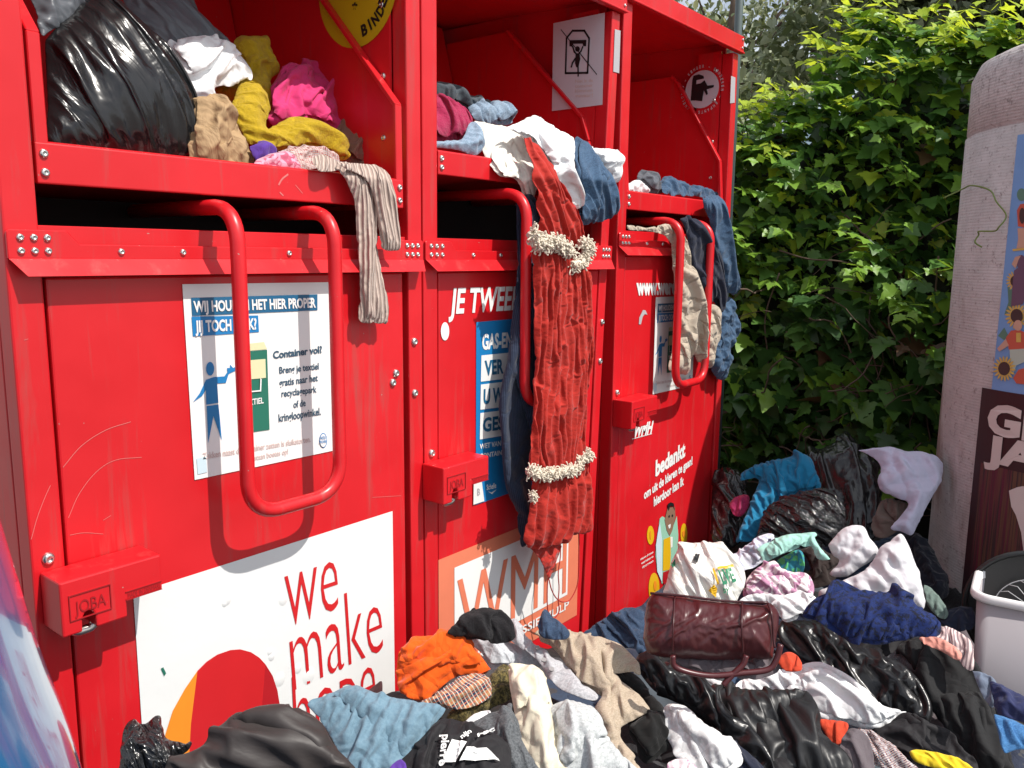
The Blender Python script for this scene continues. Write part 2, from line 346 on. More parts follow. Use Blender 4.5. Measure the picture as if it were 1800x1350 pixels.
    bolts(door, [(X(Wd - .10, 1.22), 0, 1.228 + Z), (X(Wd - .112, 1.2), 0, 1.203 + Z)], .010)
    fp = [o for o in root.children if o.name.startswith('front_post')][-1]
    bolts(fp, [(X(Wd - .033, b), -.004, b + Z) for b in (1.31, 1.165)] , .010)
    bolts(fp, [(X(.03, .97), -.004, lockz + .022 + ZS)], .011)
    # handle loop
    hx0, hx1, hb, htop = handle; hz = htop + ZS
    path = fillet([(hx0, .33, hz), (hx0, -.1, hz), (hx0, -.1, hb + ZS), (hx1, -.1, hb + ZS), (hx1, -.1, hz), (hx1, .33, hz)], .075, 8)
    s = MB(); s.tube(path, .0165, 14); s.build('handle', RED, root, True)
    # lock box
    lx, lz = x0 + lockx, lockz + ZS
    P = [(0, 0), (.036, 0), (.037, .026), (.042, .036), (.049, .039), (.056, .036), (.061, .026), (.062, 0), (.122, 0), (.122, .034), (.196, .034), (.196, .108), (0, .108)]
    s = MB(); s.prism([(lx + a, -.09, lz - .108 + b) for a, b in P], (0, .085, 0)); lk = s.build('lock_box', RED, root, bevel=.007, seg=2)
    s = MB(); F0 = -.0915
    put_text(s, 'JOBA', (lx + .024, F0, lz - .068), (lx + .082, F0, lz - .068), (lx + .024, F0, lz - .044), 0, bold=.0)
    put_text(s, 'MADE IN DENMARK', (lx + .124, F0, lz - .069), (lx + .192, F0, lz - .069), (lx + .124, F0, lz - .059), 0, bold=.0)
    for bx in ((.014, .092, -.08, -.078), (.014, .092, -.031, -.029), (.014, .016, -.078, -.031), (.09, .092, -.078, -.031), (.120, .194, -.0735, -.072), (.120, .194, -.0565, -.055)):
        s.box(lx + bx[0], lx + bx[1], -.0922, -.0895, lz + bx[2], lz + bx[3])
    s.build('embossed_lettering', flat('red_embossing', (.33, .008, .012), .45), lk)
    s = MB(); s.tube(fillet([(lx + .030, -.06, lz - .10), (lx + .030, -.06, lz - .118), (lx + .07, -.06, lz - .118), (lx + .07, -.06, lz - .10)], .012, 4), .009, 8); s.build('padlock', STEEL, lk, True)
    return root, door
C1, D1 = container('red textile container nearest the camera, with the we make hope poster', 0, 1.045, 0, (1.671, 1.745), [(0, 1.671), (0.002, 1.937), (.29, 2.248), (.42, 2.36)],
                   (.408, .663, .975, 1.645), .012, .944)
C2, D2 = container('middle red textile container with rust red dress hanging down its front', 1.05, .995, 0, (1.771, 1.836), [(0, 1.771), (.06, 1.96), (.09, 2.045), (.445, 2.479 - .08)],
                   (1.392, 1.64, 1.09, 1.735), -.012, .957, .055)
C3, D3 = container('red textile container farthest back, beside the hedge, with white bedankt lettering', 2.068, .985, .05, (1.675, 1.743), [(0, 1.675), (.02, 1.928), (.24, 2.29), (.28, 2.33)],
                   (2.385, 2.655, 1.03, 1.69), .0, 1.008)

# ------------------------------------------------------------------ stickers and lettering on the containers
def L(k): return -.0022 - .0014 * k
MS = [WHITE, BLUED, BLUE, NAVY, GREEN, CREAM, FADE, LBLUE]
def rules_sticker(parent, tr, full=True):
    """white notice with blue banners; tr maps its own millimetre grid to points"""
    s = MB()
    def pts(q, k): return [tr(*p, L(k)) for p in q]
    def tx(t, bl, br, tl, k, m, ref='H', bold=.02): put_text(s, t, tr(*bl, L(k)), tr(*br, L(k)), tr(*tl, L(k)), m, ref, bold)
    s.poly(pts([(38, 35), (978, 22), (1003, 1103), (118, 1290)], 0), 0)
    s.poly(pts([(95, 122), (905, 100), (905, 202), (102, 238)], 1), 1)
    tx('WIJ HOUDEN HET HIER PROPER', (113, 212), (895, 182), (108, 143), 2, 0, bold=.035)
    s.poly(pts([(98, 243), (525, 235), (530, 342), (107, 370)], 1), 2)
    tx('JIJ TOCH OOK?', (123, 342), (516, 322), (119, 268), 2, 0, bold=.035)
    s.poly(pts([(217 + 26 * math.cos(a * .2618), 577 + 44 * math.sin(a * .2618)) for a in range(24)], 1), 2)
    s.poly(pts([(190, 648), (240, 630), (308, 626), (328, 598), (325, 572), (345, 572), (345, 550), (364, 572), (385, 562), (380, 590), (352, 602), (335, 612), (318, 668), (262, 672), (270, 795), (192, 808), (190, 712), (165, 752), (107, 792), (150, 735)], 1), 2)
    s.poly(pts([(195, 816), (270, 806), (280, 900), (292, 1037), (238, 880), (205, 1055)], 1), 2)
    s.poly(pts([(395, 425), (562, 405), (582, 452), (398, 468)], 1), 5)
    s.poly(pts([(396, 472), (582, 456), (598, 968), (412, 995)], 1), 4)
    s.poly(pts([(402, 528), (571, 514), (575, 635), (406, 652)], 2), 5)
    for a, b in (((425, 655), (428, 728)), ((428, 728), (540, 718)), ((540, 718), (543, 640))):
        d = 4; s.poly(pts([(a[0] - d, a[1] - d), (b[0] - d, b[1] - d), (b[0] + d, b[1] + d), (a[0] + d, a[1] + d)], 3), 0)
    tx('TEXTIEL', (425, 818), (560, 797), (424, 780), 2, 0)
    tx('Container vol?', (621, 512), (935, 474), (619, 465), 1, 3, bold=.035)
    for t, bl, br, tl in (('Breng je textiel', (661, 608), (914, 580), (659, 565)), ('gratis naar het', (660, 690), (908, 655), (658, 645)), ('recyclagepark', (675, 758), (900, 728), (674, 715)),
                          ('of de', (752, 828), (830, 815), (750, 785)), ('kringloopwinkel.', (657, 918), (928, 872), (655, 868))): tx(t, bl, br, tl, 1, 3)
    tx('Zakken naast de container zetten is sluikstorten.', (170, 1158), (862, 1045), (168, 1118), 1, 6)
    tx('Hier staan boetes op!', (430, 1178), (718, 1122), (429, 1143), 1, 6)
    s.poly(pts([(942 + 25 * math.cos(a * .2618), 1037 + 48 * math.sin(a * .2618)) for a in range(24)], 1), 2)
    s.poly(pts([(942 + 21 * math.cos(a * .2618), 1037 + 42 * math.sin(a * .2618)) for a in range(24)], 2), 0)
    tx('HOU', (926, 1032), (958, 1027), (926, 1012), 3, 2); tx('PROPER', (921, 1056), (964, 1050), (921, 1040), 3, 2)
    s.poly(pts([(130, 1152), (190, 1140), (198, 1240), (138, 1255)], 1), 7)
    o = s.build('notice_sticker', MS, parent); tag(o, 'white notice with blue banners and a blue figure'); return o
kk = CR['K']
rules_sticker(D1, lambda x, y, y0: W(*kk(x, y), y0))
# the same notice on the third door: an affine copy of the first one's rectangle
o1 = W(*kk(38, 35), 0); e = W(*CR['S'](243, 785), 0); e2 = W(*CR['S'](228, 1360), 0)
sx = 1.0; szz = abs(e[2] - e2[2]) / (W(*kk(38, 35), 0)[2] - W(*kk(118, 1290), 0)[2])
def tr3(x, y, y0):
    p = W(*kk(x, y), 0); return np.array([e[0] + (p[0] - o1[0]) * szz, y0, e[2] + (p[2] - o1[2]) * szz])
rules_sticker(D3, tr3)

# first door: poster with thin red words
x0p, x1p, z1p, z0p = .189, .924, .842 + ZS, .20
s = MB(); s.poly([(x0p, L(0), z1p), (x1p, L(0), z1p), (x1p, L(0), z0p), (x0p, L(0), z0p)], 0)
tpx(s, 'we', 'L', (1193, 602), (1410, 522), (1184, 388), L(1), 1, 'x', -.012)
tpx(s, 'make', 'L', (1222, 868), (1597, 694), (1205, 660), L(1), 1, 'x', -.012)
tpx(s, 'hope', 'L', (1230, 1115), (1566, 938), (1220, 915), L(1) - .0006, 1, 'x', -.012)
def PL(q, k=1): return pix('L', q, L(k))
s.poly(PL([(640, 1400), (660, 1184), (690, 1040), (720, 945), (770, 855), (822, 780), (795, 1000), (785, 1184), (790, 1400)]), 2)
s.poly(PL([(790, 1400), (785, 1184), (795, 1000), (822, 780), (860, 742), (905, 712), (960, 693), (1000, 690), (1045, 702), (1080, 725), (1105, 752), (1090, 940), (1080, 1184), (1085, 1400)]), 1)
s.poly(PL([(1085, 1400), (1080, 1184), (1090, 940), (1105, 752), (1135, 800), (1155, 860), (1168, 940), (1170, 1100), (1150, 1400)]), 3)
s.poly(PL([(670, 770), (680, 765), (692, 790), (684, 802)]), 4)
for bx_, by_, br_ in ((945, 485, .011), (935, 498, .008), (1178, 482, .014), (1165, 815, .016), (1285, 800, .020), (1125, 700, .009), (1130, 720, .010), (1240, 770, .012)):
    c = W(*CR['L'](bx_, by_), L(0)); bub = [[c + np.array([br_ * q / 3 * math.cos(a * .5236), -.0022 * (1 - (q / 3) ** 2), 1.25 * br_ * q / 3 * math.sin(a * .5236)]) for a in range(12)] for q in (3, 2, 1, .05)]; n0 = len(s.v); rings(s, bub, 0)
pst = s.build('poster', [WHITEP, REDT, ORNG, DRED, GREEN], D1); tag(pst, 'large white poster reading we make hope in thin red letters')
# scratches in the paint of the first door
s = MB()
def line(t, q, wd, y0):
    s = MB(); q = smooth_path([W(*CR[t](*p), y0) for p in q], 5)
    for a, b in zip(q[:-1], q[1:]):
        d = (b - a) / (np.linalg.norm(b - a) + 1e-9); n = np.array([-d[2], 0, d[0]]) * wd / 2
        s.poly([a - n, b - n, b + n, a + n])
    s.build('paint_scratch', SCR, D1)
line('L2', [(262, 880), (340, 790), (440, 725), (545, 690)], .0012, -.0008); line('L2', [(285, 1090), (330, 990), (400, 900), (480, 850), (590, 838)], .0011, -.0008)
line('L2', [(430, 1100), (462, 1080)], .001, -.0008); line('L', [(290, 215), (350, 205), (430, 210)], .001, -.0008); line('L2', [(100, 350), (118, 345)], .001, -.0048)
line('L2', [(1550, 1005), (1670, 998)], .001, -.0008); line('L2', [(130, 1180), (155, 1090), (185, 1010), (210, 955)], .0011, -.0048)
line('A', [(1160, 770), (1175, 745), (1200, 725)], .004, -.0008); line('A', [(1165, 800), (1180, 815)], .003, -.0008); line('A', [(1230, 770), (1260, 805)], .0015, -.0008)

# middle door
s = MB()
tpx(s, 'JE TWEEDE', 'C5', (268, 452), (690, 425), (280, 320), L(0), 0, bold=.03)
s.poly([W(*CR['C5'](247 + 22 * math.cos(k * .2618), 547 + 48 * math.sin(k * .2618)), L(0)) for k in range(24)], 0)
tag(s.build('door_lettering', [WHITE], D2), 'white lettering and a white spot on red paint')
gx0, gx1, gz1, gz0 = 1.276, 1.60, 1.349 + ZS, .776 + ZS
s = MB(); s.poly([(gx0, L(0), gz1), (gx1, L(0), gz1), (gx1, L(0), gz0), (gx0, L(0), gz0)], 0)
tpx(s, 'GAS-EN', 'GA', (103, 277), (300, 258), (105, 178), L(1), 1, bold=.04)
for q in ([(99, 318), (420, 285), (420, 452), (95, 491)], [(95, 510), (420, 470), (420, 635), (92, 676)], [(92, 698), (420, 655), (420, 818), (88, 872)]): s.poly(pix('GA', q, L(1)), 1)
tpx(s, 'VER', 'GA', (122, 447), (245, 432), (120, 352), L(2), 2, bold=.035)
tpx(s, 'U W', 'GA', (113, 636), (243, 618), (115, 540), L(2), 2, bold=.035)
tpx(s, 'GESP', 'GA', (108, 820), (285, 795), (110, 730), L(2), 2, bold=.035)
tpx(s, 'WET VAN 21', 'GA', (87, 935), (262, 905), (88, 902), L(1), 1, bold=.03); tpx(s, 'CONTAINER', 'GA', (85, 1000), (270, 965), (86, 968), L(1), 1, bold=.03)
tpx(s, 'Schelle', 'GA', (133, 1205), (196, 1190), (133, 1170), L(1), 1); s.poly(pix('GA', [(140, 1213), (165, 1222), (200, 1200), (168, 1232)], L(1)), 1)
s.poly(pix('GA', [(48, 1152), (100, 1142), (118, 1278), (46, 1302)], L(2)), 1); tpx(s, 'B', 'GA', (72, 1240), (90, 1238), (72, 1195), L(3), 3)
tag(s.build('fine_sticker', [BLUE, WHITE, BLUED, GREYP], D2), 'blue sticker with white boxes of blue capital letters')
s = MB(); ax0, ax1, az1, az0 = 1.107, 1.858, .645 + ZS, .205 + ZS
s.poly([(ax0, L(0), az1), (ax1, L(0), az1), (ax1, L(0), az0), (ax0, L(0), az0)], 0)
bx0, bx1, bz1, bz0 = 1.176, 1.79, .60 + ZS, .31 + ZS
s.poly([(bx0, L(1), bz1), (bx1, L(1), bz1), (bx1, L(1), bz0), (bx0, L(1), bz0)], 1)
put_text(s, 'WMH', (bx0 + .012, L(2), bz0 + .014), (bx1 - .012, L(2), bz0 + .014), (bx0 + .012, L(2), bz1 - .045), 0, bold=.0)
put_text(s, 'WERELD MISSIE HULP', (1.18, L(2), .255 + ZS), (1.80, L(2), .255 + ZS), (1.18, L(2), .285 + ZS), 1, bold=.02)
tag(s.build('logo_sticker', [SALM, WHITE], D2), 'faded salmon and white sticker with large capitals')

# third door
s = MB()
tpx(s, 'www.wereldmissiehulp.be', 'C5', (1258, 352), (1700, 345), (1256, 292), L(0), 0, 'x', bold=.05)
s.build('website_lettering', [WHITE], D3); s = MB()
tpx(s, 'WMH', 'BE', (176, 300), (288, 272), (190, 225), L(0), 0, bold=.05)
s.poly(pix('BE', [(172, 308), (290, 276), (290, 280), (172, 312)], L(0)), 0)
s.build('small_logo', [WHITE], D3); s = MB()
tpx(s, 'bedankt', 'BE', (311, 530), (487, 408), (313, 437), L(0), 0, bold=.045)
tpx(s, 'om uit de kleren te gaan!', 'BE', (243, 667), (530, 458), (243, 632), L(0), 0, 'x', bold=.04)
tpx(s, 'hierdoor kan ik', 'BE', (302, 708), (480, 578), (301, 655), L(0), 0, bold=.04)
tag(s.build('slogan_lettering', [WHITE], D3), 'white bedankt lettering on red paint'); s = MB()
for k in range(3): tpx(s, ('nieuwe dromen', 'waarmaken en', 'doorgaan')[k], 'BE', (222 + 5 * k, 1030 + 24 * k), (298, 985 + 26 * k), (222 + 5 * k, 1016 + 24 * k), L(0), 0, bold=.02)
s.build('small_lettering', [WHITE], D3)
for c, rx, ry, dots in (((282, 880), 21, 56, [((282, 880), 4, 26)]), ((480, 872), 20, 62, [((480, 872), 9, 20)]), ((303, 1195), 32, 92, [((310, 1180), 9, 30), ((300, 1230), 14, 12)])):
    s = MB(); s.poly(ell('BE', c, rx, ry, L(0)), 0)
    for c_, a, b in dots: s.poly(ell('BE', c_, a, b, L(1)), 1)
    s.build('yellow_badge', [YEL, ORNG], D3)
s = MB()
def PB(q, m, k): s.poly(pix('BE', q, L(k)), m)
PB([(337, 780), (352, 768), (365, 775), (400, 875), (438, 765), (447, 880), (444, 960), (428, 1010), (390, 1100), (350, 1170), (322, 1095), (312, 1000), (314, 940), (326, 860)], 2, 0)
PB([(314, 940), (326, 860), (337, 800), (350, 900), (352, 1060), (350, 1160), (322, 1095)], 5, 1)
PB([(360, 905), (400, 888), (402, 1000), (398, 1085), (355, 1092), (357, 1000)], 1, 1); PB([(400, 890), (414, 890), (412, 950), (402, 955)], 0, 1)
PB([(384, 718), (426, 712), (430, 770), (412, 850), (396, 885), (378, 850), (366, 790)], 3, 1); PB([(386, 722), (384, 695), (402, 684), (420, 692), (426, 735), (418, 712), (400, 705), (390, 735)], 4, 2)
PB([(386, 822), (402, 812), (400, 835), (392, 842)], 0, 2); PB([(357, 1100), (396, 1086), (384, 1165), (362, 1176), (354, 1150)], 7, 1)
s.poly(ell('BE', (393, 768), 4, 8, L(2), 10), 4); s.poly(ell('BE', (412, 764), 4, 8, L(2), 10), 4)
tag(s.build('figure_drawing', [WHITE, YEL, MINT, SKIN, BLACK, LBLUE, ORNG, DRED], D3), 'drawn man in a mint coat')
# chipped paint mark
s = MB(); s.poly(pix('S', [(148, 905), (170, 860), (185, 862), (196, 888), (180, 885), (168, 900), (158, 945), (145, 945)], L(0))); tag(s.build('chipped_patch', GREYP, D3), 'pale chip in the red paint')

# stickers on the inner side walls (planes facing along the row)
def pxx(t, q, x): return [WX(*CR[t](*p), x) for p in q]
xs = 1.05 + .995 - .062 - .0025 - .008
s = MB(); a, b_, c_ = WX(*CR['R7'](545, 68), xs), WX(*CR['R7'](68, 80), xs), WX(*CR['R7'](500, 872), xs)
s.poly([(xs, a[1], a[2] + .02), (xs, b_[1], a[2] + .02), (xs, b_[1], c_[2]), (xs, a[1], c_[2])], 0)
def stroke(t, q, wd, x, m):
    for p0, p1 in zip(q[:-1], q[1:]):
        A_, B_ = WX(*CR[t](*p0), x), WX(*CR[t](*p1), x); d = (B_ - A_) / (np.linalg.norm(B_ - A_) + 1e-9); n = np.array([0, -d[2], d[1]]) * wd / 2
        s.poly([A_ - n - d * wd * .4, B_ - n + d * wd * .4, B_ + n + d * wd * .4, A_ + n - d * wd * .4], m)
x1 = xs - .0014
stroke('R7', [(180, 575), (190, 250), (245, 180), (355, 180), (400, 250), (385, 572), (180, 575)], .007, x1, 1)
s.poly(pxx('R7', [(217, 268), (375, 265), (372, 325), (345, 322), (340, 300), (250, 302), (245, 330), (217, 325)], x1 - .0003), 1)
s.poly([WX(*CR['R7'](292 + 22 * math.cos(k * .4), 350 + 26 * math.sin(k * .4)), x1 - .0006) for k in range(16)], 1)
s.poly(pxx('R7', [(275, 390), (310, 388), (318, 440), (300, 520), (280, 520), (268, 480)], x1 - .0006), 1)
stroke('R7', [(248, 330), (262, 375), (280, 395)], .006, x1 - .0009, 1); stroke('R7', [(340, 330), (325, 370), (305, 392)], .006, x1 - .0009, 1)
stroke('R7', [(270, 440), (245, 480), (235, 515)], .007, x1 - .0009, 1); stroke('R7', [(296, 500), (298, 600)], .006, x1 - .0012, 1); stroke('R7', [(138, 170), (470, 585)], .003, x1 - .0014, 1)
for k in range(4):
    p0, p1 = WX(*CR['R7'](270, 665 + 45 * k), x1), WX(*CR['R7'](435, 655 + 46 * k), x1); p2 = WX(*CR['R7'](270, 645 + 45 * k), x1)
    put_text(s, ('Niet in de', 'container', 'klimmen', 'gevaar!')[k], p0, p1, p2, 2, 'x')
tag(s.build('warning_sticker', [flat('sticker_grey', (.60, .58, .62), .4), BLACK, FADE], C2), 'white no climbing warning sticker with black figure')
xs = 2.068 + .985 - .062 - .0025
s = MB(); cc = WX(*CR['R7'](1450, 725), xs)
def disc(cy, cz, r, x, m, n=36): s.poly([(x, cy + r * math.cos(2*math.pi*k/n), cz + r * math.sin(2*math.pi*k/n)) for k in range(n)], m)
disc(cc[1], cc[2], .083, xs, 0)
def q7(q, m, k=1): s.poly(pxx('R7', q, xs - .0012 * k), m)
q7([(1360, 640), (1370, 600), (1420, 585), (1465, 600), (1470, 625), (1400, 640), (1385, 830), (1345, 830)], 1)
q7([(1388, 680), (1440, 668), (1475, 640), (1500, 690), (1560, 685), (1560, 705), (1495, 725), (1505, 770), (1490, 778), (1468, 735), (1460, 780), (1452, 835), (1385, 828)], 1, 2)
for k, ch in enumerate('KINDEREN - ENFANTS - CHILDREN - KINDER - '):
    if ch == ' ': continue
    a = k / 41 * 2 * math.pi + 2.2; r = .094; rd = np.array([0, math.cos(a), math.sin(a)])
    o = np.array([xs, cc[1], cc[2]]) + rd * r; t = np.array([0, -math.sin(a), math.cos(a)])
    put_text(s, ch, o - t * .004, o + t * .004, o - t * .004 + rd * .013, 0)
tag(s.build('warning_roundel', [flat('roundel_grey', (.55, .53, .57), .4), BLACK], C3), 'round black and white warning sign for children')
xs = 1.045 - .062 - .0025
s = MB(); e_ = [WX(*crop(560, 0, 8.18)(*p), xs) for p in ((735, 605), (930, 390), (1050, 150), (1095, 0))]
A_ = np.array([[2 * q[1], 2 * q[2], 1] for q in e_]); bb = np.array([q[1] ** 2 + q[2] ** 2 for q in e_]); sol = np.linalg.lstsq(A_, bb, rcond=None)[0]
cy, cz = sol[0], sol[1]; rr = math.sqrt(sol[2] + cy * cy + cz * cz); 
rr = min(rr, .17)
d_ = np.array([e_[1][1] - cy, e_[1][2] - cz]); d_ = d_ / np.linalg.norm(d_); cy, cz = e_[1][1] - d_[0] * rr, e_[1][2] - d_[1] * rr
disc(cy, cz, rr, xs, 0, 48)
for ch, tx_, ty_ in (('B', 660, 425), ('I', 740, 350), ('N', 815, 275), ('D', 890, 150), ('E', 925, 20), ('N', 945, -110), ('*', 520, 130)):
    q = WX(tx_ / 8.18 + 560, ty_ / 8.18, xs); a = math.atan2(q[2] - cz, q[1] - cy); rd = np.array([0, math.cos(a), math.sin(a)]); t = np.array([0, math.sin(a), -math.cos(a)])
    o = np.array([xs - .0014, q[1], q[2]]); hw = .0035 if ch == 'I' else .0115
    put_text(s, ch, o + rd * .015 - t * hw, o + rd * .015 + t * hw, o - rd * .015 - t * hw, 1, bold=.04)
tag(s.build('warning_roundel', [flat('roundel_yellow', (.55, .38, .01), .4), BLACK], C1), 'round yellow warning sign with black letters')
# small grey rating labels high on the right-hand posts
for (par, q) in ((C2, [(640, 165), (693, 180), (680, 575), (625, 560)]), (C3, [(1722, 600), (1762, 615), (1755, 850), (1712, 855)])):
    s = MB(); s.poly(pix('R7', q, -.0062)); tag(s.build('post_label', GREYP, par), 'narrow grey label')
# ------------------------------------------------------------------ advertising column, white tub, blue bottle bank, pole
CC = np.array([3.60, -1.457]); CRAD = .60
def cyl(a, z, d=0.0): return np.array([CC[0] + (CRAD + d) * math.cos(a), CC[1] + (CRAD + d) * math.sin(a), z])
def cpx(px, py):
    """where the ray of a photo pixel meets the column: angle, height"""
    r = ray(px, py); o = CAM[:2] - CC; d = r[:2]; A = d @ d; B = o @ d; C = o @ o - CRAD ** 2; disc_ = B * B - A * C
    t = (-B - math.sqrt(max(0, disc_))) / A; q = CAM + t * r; return math.atan2(q[1] - CC[1], q[0] - CC[0]) % (2 * math.pi), q[2]
mt, nt, bs = newmat('weathered_concrete'); tc = nt.nodes.new('ShaderNodeTexCoord'); o_ = tc.outputs['Object']
f1 = noise(nt, o_, 7, 6, .7); f2 = noise(nt, o_, 40, 6, .8); f3 = noise(nt, o_, 3, 4, .6, .5, (1, 1, .4))
col = mixc(nt, ramp(nt, f1, .3, .7), (.45, .41, .40), (.60, .55, .54))
col = mixc(nt, ramp(nt, f3, .56, .72), col, (.25, .16, .13)); col = mixc(nt, ramp(nt, f2, .56, .66), col, (.24, .19, .18))
wv = N_(nt, 'ShaderNodeTexWave', Scale=26, Distortion=1.2); wv.bands_direction = 'Z'; nt.links.new(o_, wv.inputs['Vector'])
geo = nt.nodes.new('ShaderNodeSeparateXYZ'); nt.links.new(o_, geo.inputs[0])
tp = nt.nodes.new('ShaderNodeMath'); tp.operation = 'MULTIPLY'; nt.links.new(ramp(nt, geo.outputs['Z'], 2.15, 2.5), tp.inputs[0]); nt.links.new(ramp(nt, f2, .45, .75), tp.inputs[1])
col = mixc(nt, tp.outputs[0], col, (.17, .14, .13))                        # soot and lichen on the cap ring
nt.links.new(col, bs.inputs['Base Color']); bs.inputs['Roughness'].default_value = .9
b = bump(nt, bs, wv.outputs['Fac'], .25, .006); bump(nt, bs, f2, .6, .01, b)
CONC = mt
column = thing('advertising_column', (CC[0], CC[1], 0), 'round weathered concrete advertising column with two posters beside the hedge', 'advertising column')
s = MB(); s.lathe([(CRAD + .0, 0), (CRAD, .4), (CRAD, 1.2), (CRAD, 2.205), (CRAD - .012, 2.21), (CRAD - .012, 2.218), (CRAD - .004, 2.225), (CRAD - .004, 2.44), (CRAD - .03, 2.50), (CRAD - .08, 2.525), (.2, 2.56), (.001, 2.57)], (CC[0], CC[1], 0), 96)
s.build('shaft', CONC, column, True)
def sheet(mb, a0, a1, z0, z1, m, d, n=24):
    for k in range(n):
        p, q = a0 + (a1 - a0) * k / n, a0 + (a1 - a0) * (k + 1) / n
        mb.add([cyl(p, z0, d), cyl(q, z0, d), cyl(q, z1, d), cyl(p, z1, d)], [(0, 1, 2, 3)], m)
def cpoly(mb, q, m, d):
    v = [cyl(*cpx(*p), d) for p in q]; mb.add(v, [tuple(range(len(v)))], m)
aL, zt = cpx(1786, 238); aL2, zb = cpx(1748, 682)
SKYB = flat('poster_sky_blue', (.16, .33, .62), .45, var=.12, scale=9); PETAL = flat('poster_petal', (.62, .42, .10), .5, var=.15, scale=40); SEED = flat('poster_brown', (.05, .03, .03), .5)
SHIRT = flat('poster_red', (.52, .10, .06), .5); PLUM = flat('poster_plum', (.13, .07, .12), .5); PGREEN = flat('poster_green', (.10, .22, .16), .5); PSKIN = flat('poster_skin', (.55, .33, .24), .5); PPALE = flat('poster_pale_green', (.42, .50, .42), .5)
s = MB(); aM = (aL + aL2) / 2
sheet(s, aM, aM + 1.15, zb - .02, zt, 0, .003)
po = CR['PO']
def P_(q, m, k): cpoly(s, [po(*p) for p in q], m, .003 + .0012 * k)
def E_(c, rx, ry, m, k, n=16): P_([(c[0] + rx * math.cos(6.2832 * a / n), c[1] + ry * math.sin(6.2832 * a / n)) for a in range(n)], m, k)
def sunfl(c, r, k):
    for a in range(18):
        t = a * 2 * math.pi / 18 + .1; P_([(c[0] + r * .45 * math.cos(t - .2), c[1] + r * .45 * 1.1 * math.sin(t - .2)), (c[0] + r * .8 * math.cos(t - .1), c[1] + r * .85 * 1.1 * math.sin(t - .1)), (c[0] + r * math.cos(t), c[1] + r * 1.1 * math.sin(t)), (c[0] + r * .8 * math.cos(t + .1), c[1] + r * .85 * 1.1 * math.sin(t + .1)), (c[0] + r * .45 * math.cos(t + .2), c[1] + r * .45 * 1.1 * math.sin(t + .2))], 1, k + .1 * (a % 3))
    E_(c, r * .5, r * .58, 2, k + .6)
P_([(180, 900), (200, 840), (195, 760), (225, 790), (215, 880)], 5, 1)
sunfl((232, 740), 46, 1); sunfl((240, 905), 58, 1.8); P_([(150, 1000), (180, 960), (200, 1000), (180, 1020)], 5, 1)
E_((262, 330), 22, 30, 5, 1); P_([(240, 405), (256, 375), (290, 370), (290, 490), (245, 480)], 3, 1); E_((266, 430), 14, 38, 2, 2.0); P_([(243, 490), (290, 485), (290, 580), (238, 585), (246, 540)], 6, 1); P_([(220, 588), (290, 580), (290, 592), (222, 598)], 1, 2)
E_((262, 650), 22, 34, 4, 3); P_([(218, 660), (235, 625), (262, 618), (250, 640), (236, 680)], 6, 3.5); P_([(230, 690), (255, 672), (290, 680), (290, 800), (270, 850), (215, 860), (222, 760)], 4, 4)
E_((243, 912), 28, 24, 2, 4.4); E_((248, 950), 20, 26, 6, 4.6); P_([(190, 1010), (215, 975), (250, 970), (285, 985), (285, 1060), (205, 1065), (200, 1040)], 3, 4.2); P_([(190, 1015), (205, 1045), (160, 1075), (150, 1060)], 6, 4.3); P_([(240, 985), (262, 985), (262, 1030), (240, 1030)], 1, 4.8)
P_([(208, 1065), (285, 1060), (285, 1120), (240, 1140), (225, 1180), (212, 1120)], 7, 4.2); sunfl((184, 1155), 56, 5.2)
P_([(225, 1200), (250, 1160), (285, 1150), (285, 1230), (240, 1225)], 3, 4.6)
tag(s.build('illustrated_poster', [SKYB, PETAL, SEED, SHIRT, PLUM, PGREEN, PSKIN, PPALE], column), 'torn blue illustrated poster of sunflowers and small figures')
aB, zB = cpx(1729, 681); aB2, zB0 = cpx(1690, 1060)
mt, nt, bs = newmat('poster_striped_bars'); tc = nt.nodes.new('ShaderNodeTexCoord'); nz = noise(nt, tc.outputs['Object'], 90, 3, .6, 0, (1, 1, .02)); nz2 = noise(nt, tc.outputs['Object'], 150, 2, .5, 0, (1, 1, .02))
col = mixc(nt, ramp(nt, nz, .4, .6), (.10, .010, .03), (.11, .055, .03)); col = mixc(nt, ramp(nt, nz2, .5, .6), col, (.035, .02, .022)); nt.links.new(col, bs.inputs['Base Color']); bs.inputs['Roughness'].default_value = .55
BARS = mt; PDARK = flat('poster_maroon_black', (.030, .010, .014), .5); LETT = flat('poster_letters', (.62, .53, .50), .5)
s = MB(); aC = (aB + aB2) / 2; sheet(s, aC, aC + 1.1, .05, zB, 0, .006, 28)
aT, zT = cpx(1735, 815); sheet(s, aC + .055, aC + 1.05, .1, zT, 1, .0075, 28)
for t_, bl, tl, br in (('GENT', (1737, 757), (1739, 706), (1862, 757)), ('JAZZ', (1733, 806), (1738, 762), (1856, 810))):
    v, f = text2d(t_, .05); x0_, x1_ = v[:, 0].min(), v[:, 0].max(); a0, z0_ = cpx(*bl); _, z1_ = cpx(*tl)
    wdt = .50 if t_ == 'GENT' else .49
    P = [cyl(a0 + (q[0] - x0_) / (x1_ - x0_) * wdt / CRAD, z0_ + q[1] / (CAPH + .05) * (z1_ - z0_), .0095) for q in v]; s.add(P, f, 2)
cpoly(s, [(1776, 862), (1790, 856), (1800, 854), (1812, 856), (1815, 980), (1802, 975), (1797, 935), (1788, 905), (1780, 890)], 2, .0095)
tag(s.build('concert_poster', [PDARK, BARS, LETT], column), 'dark maroon poster with large pale capitals and striped bars')
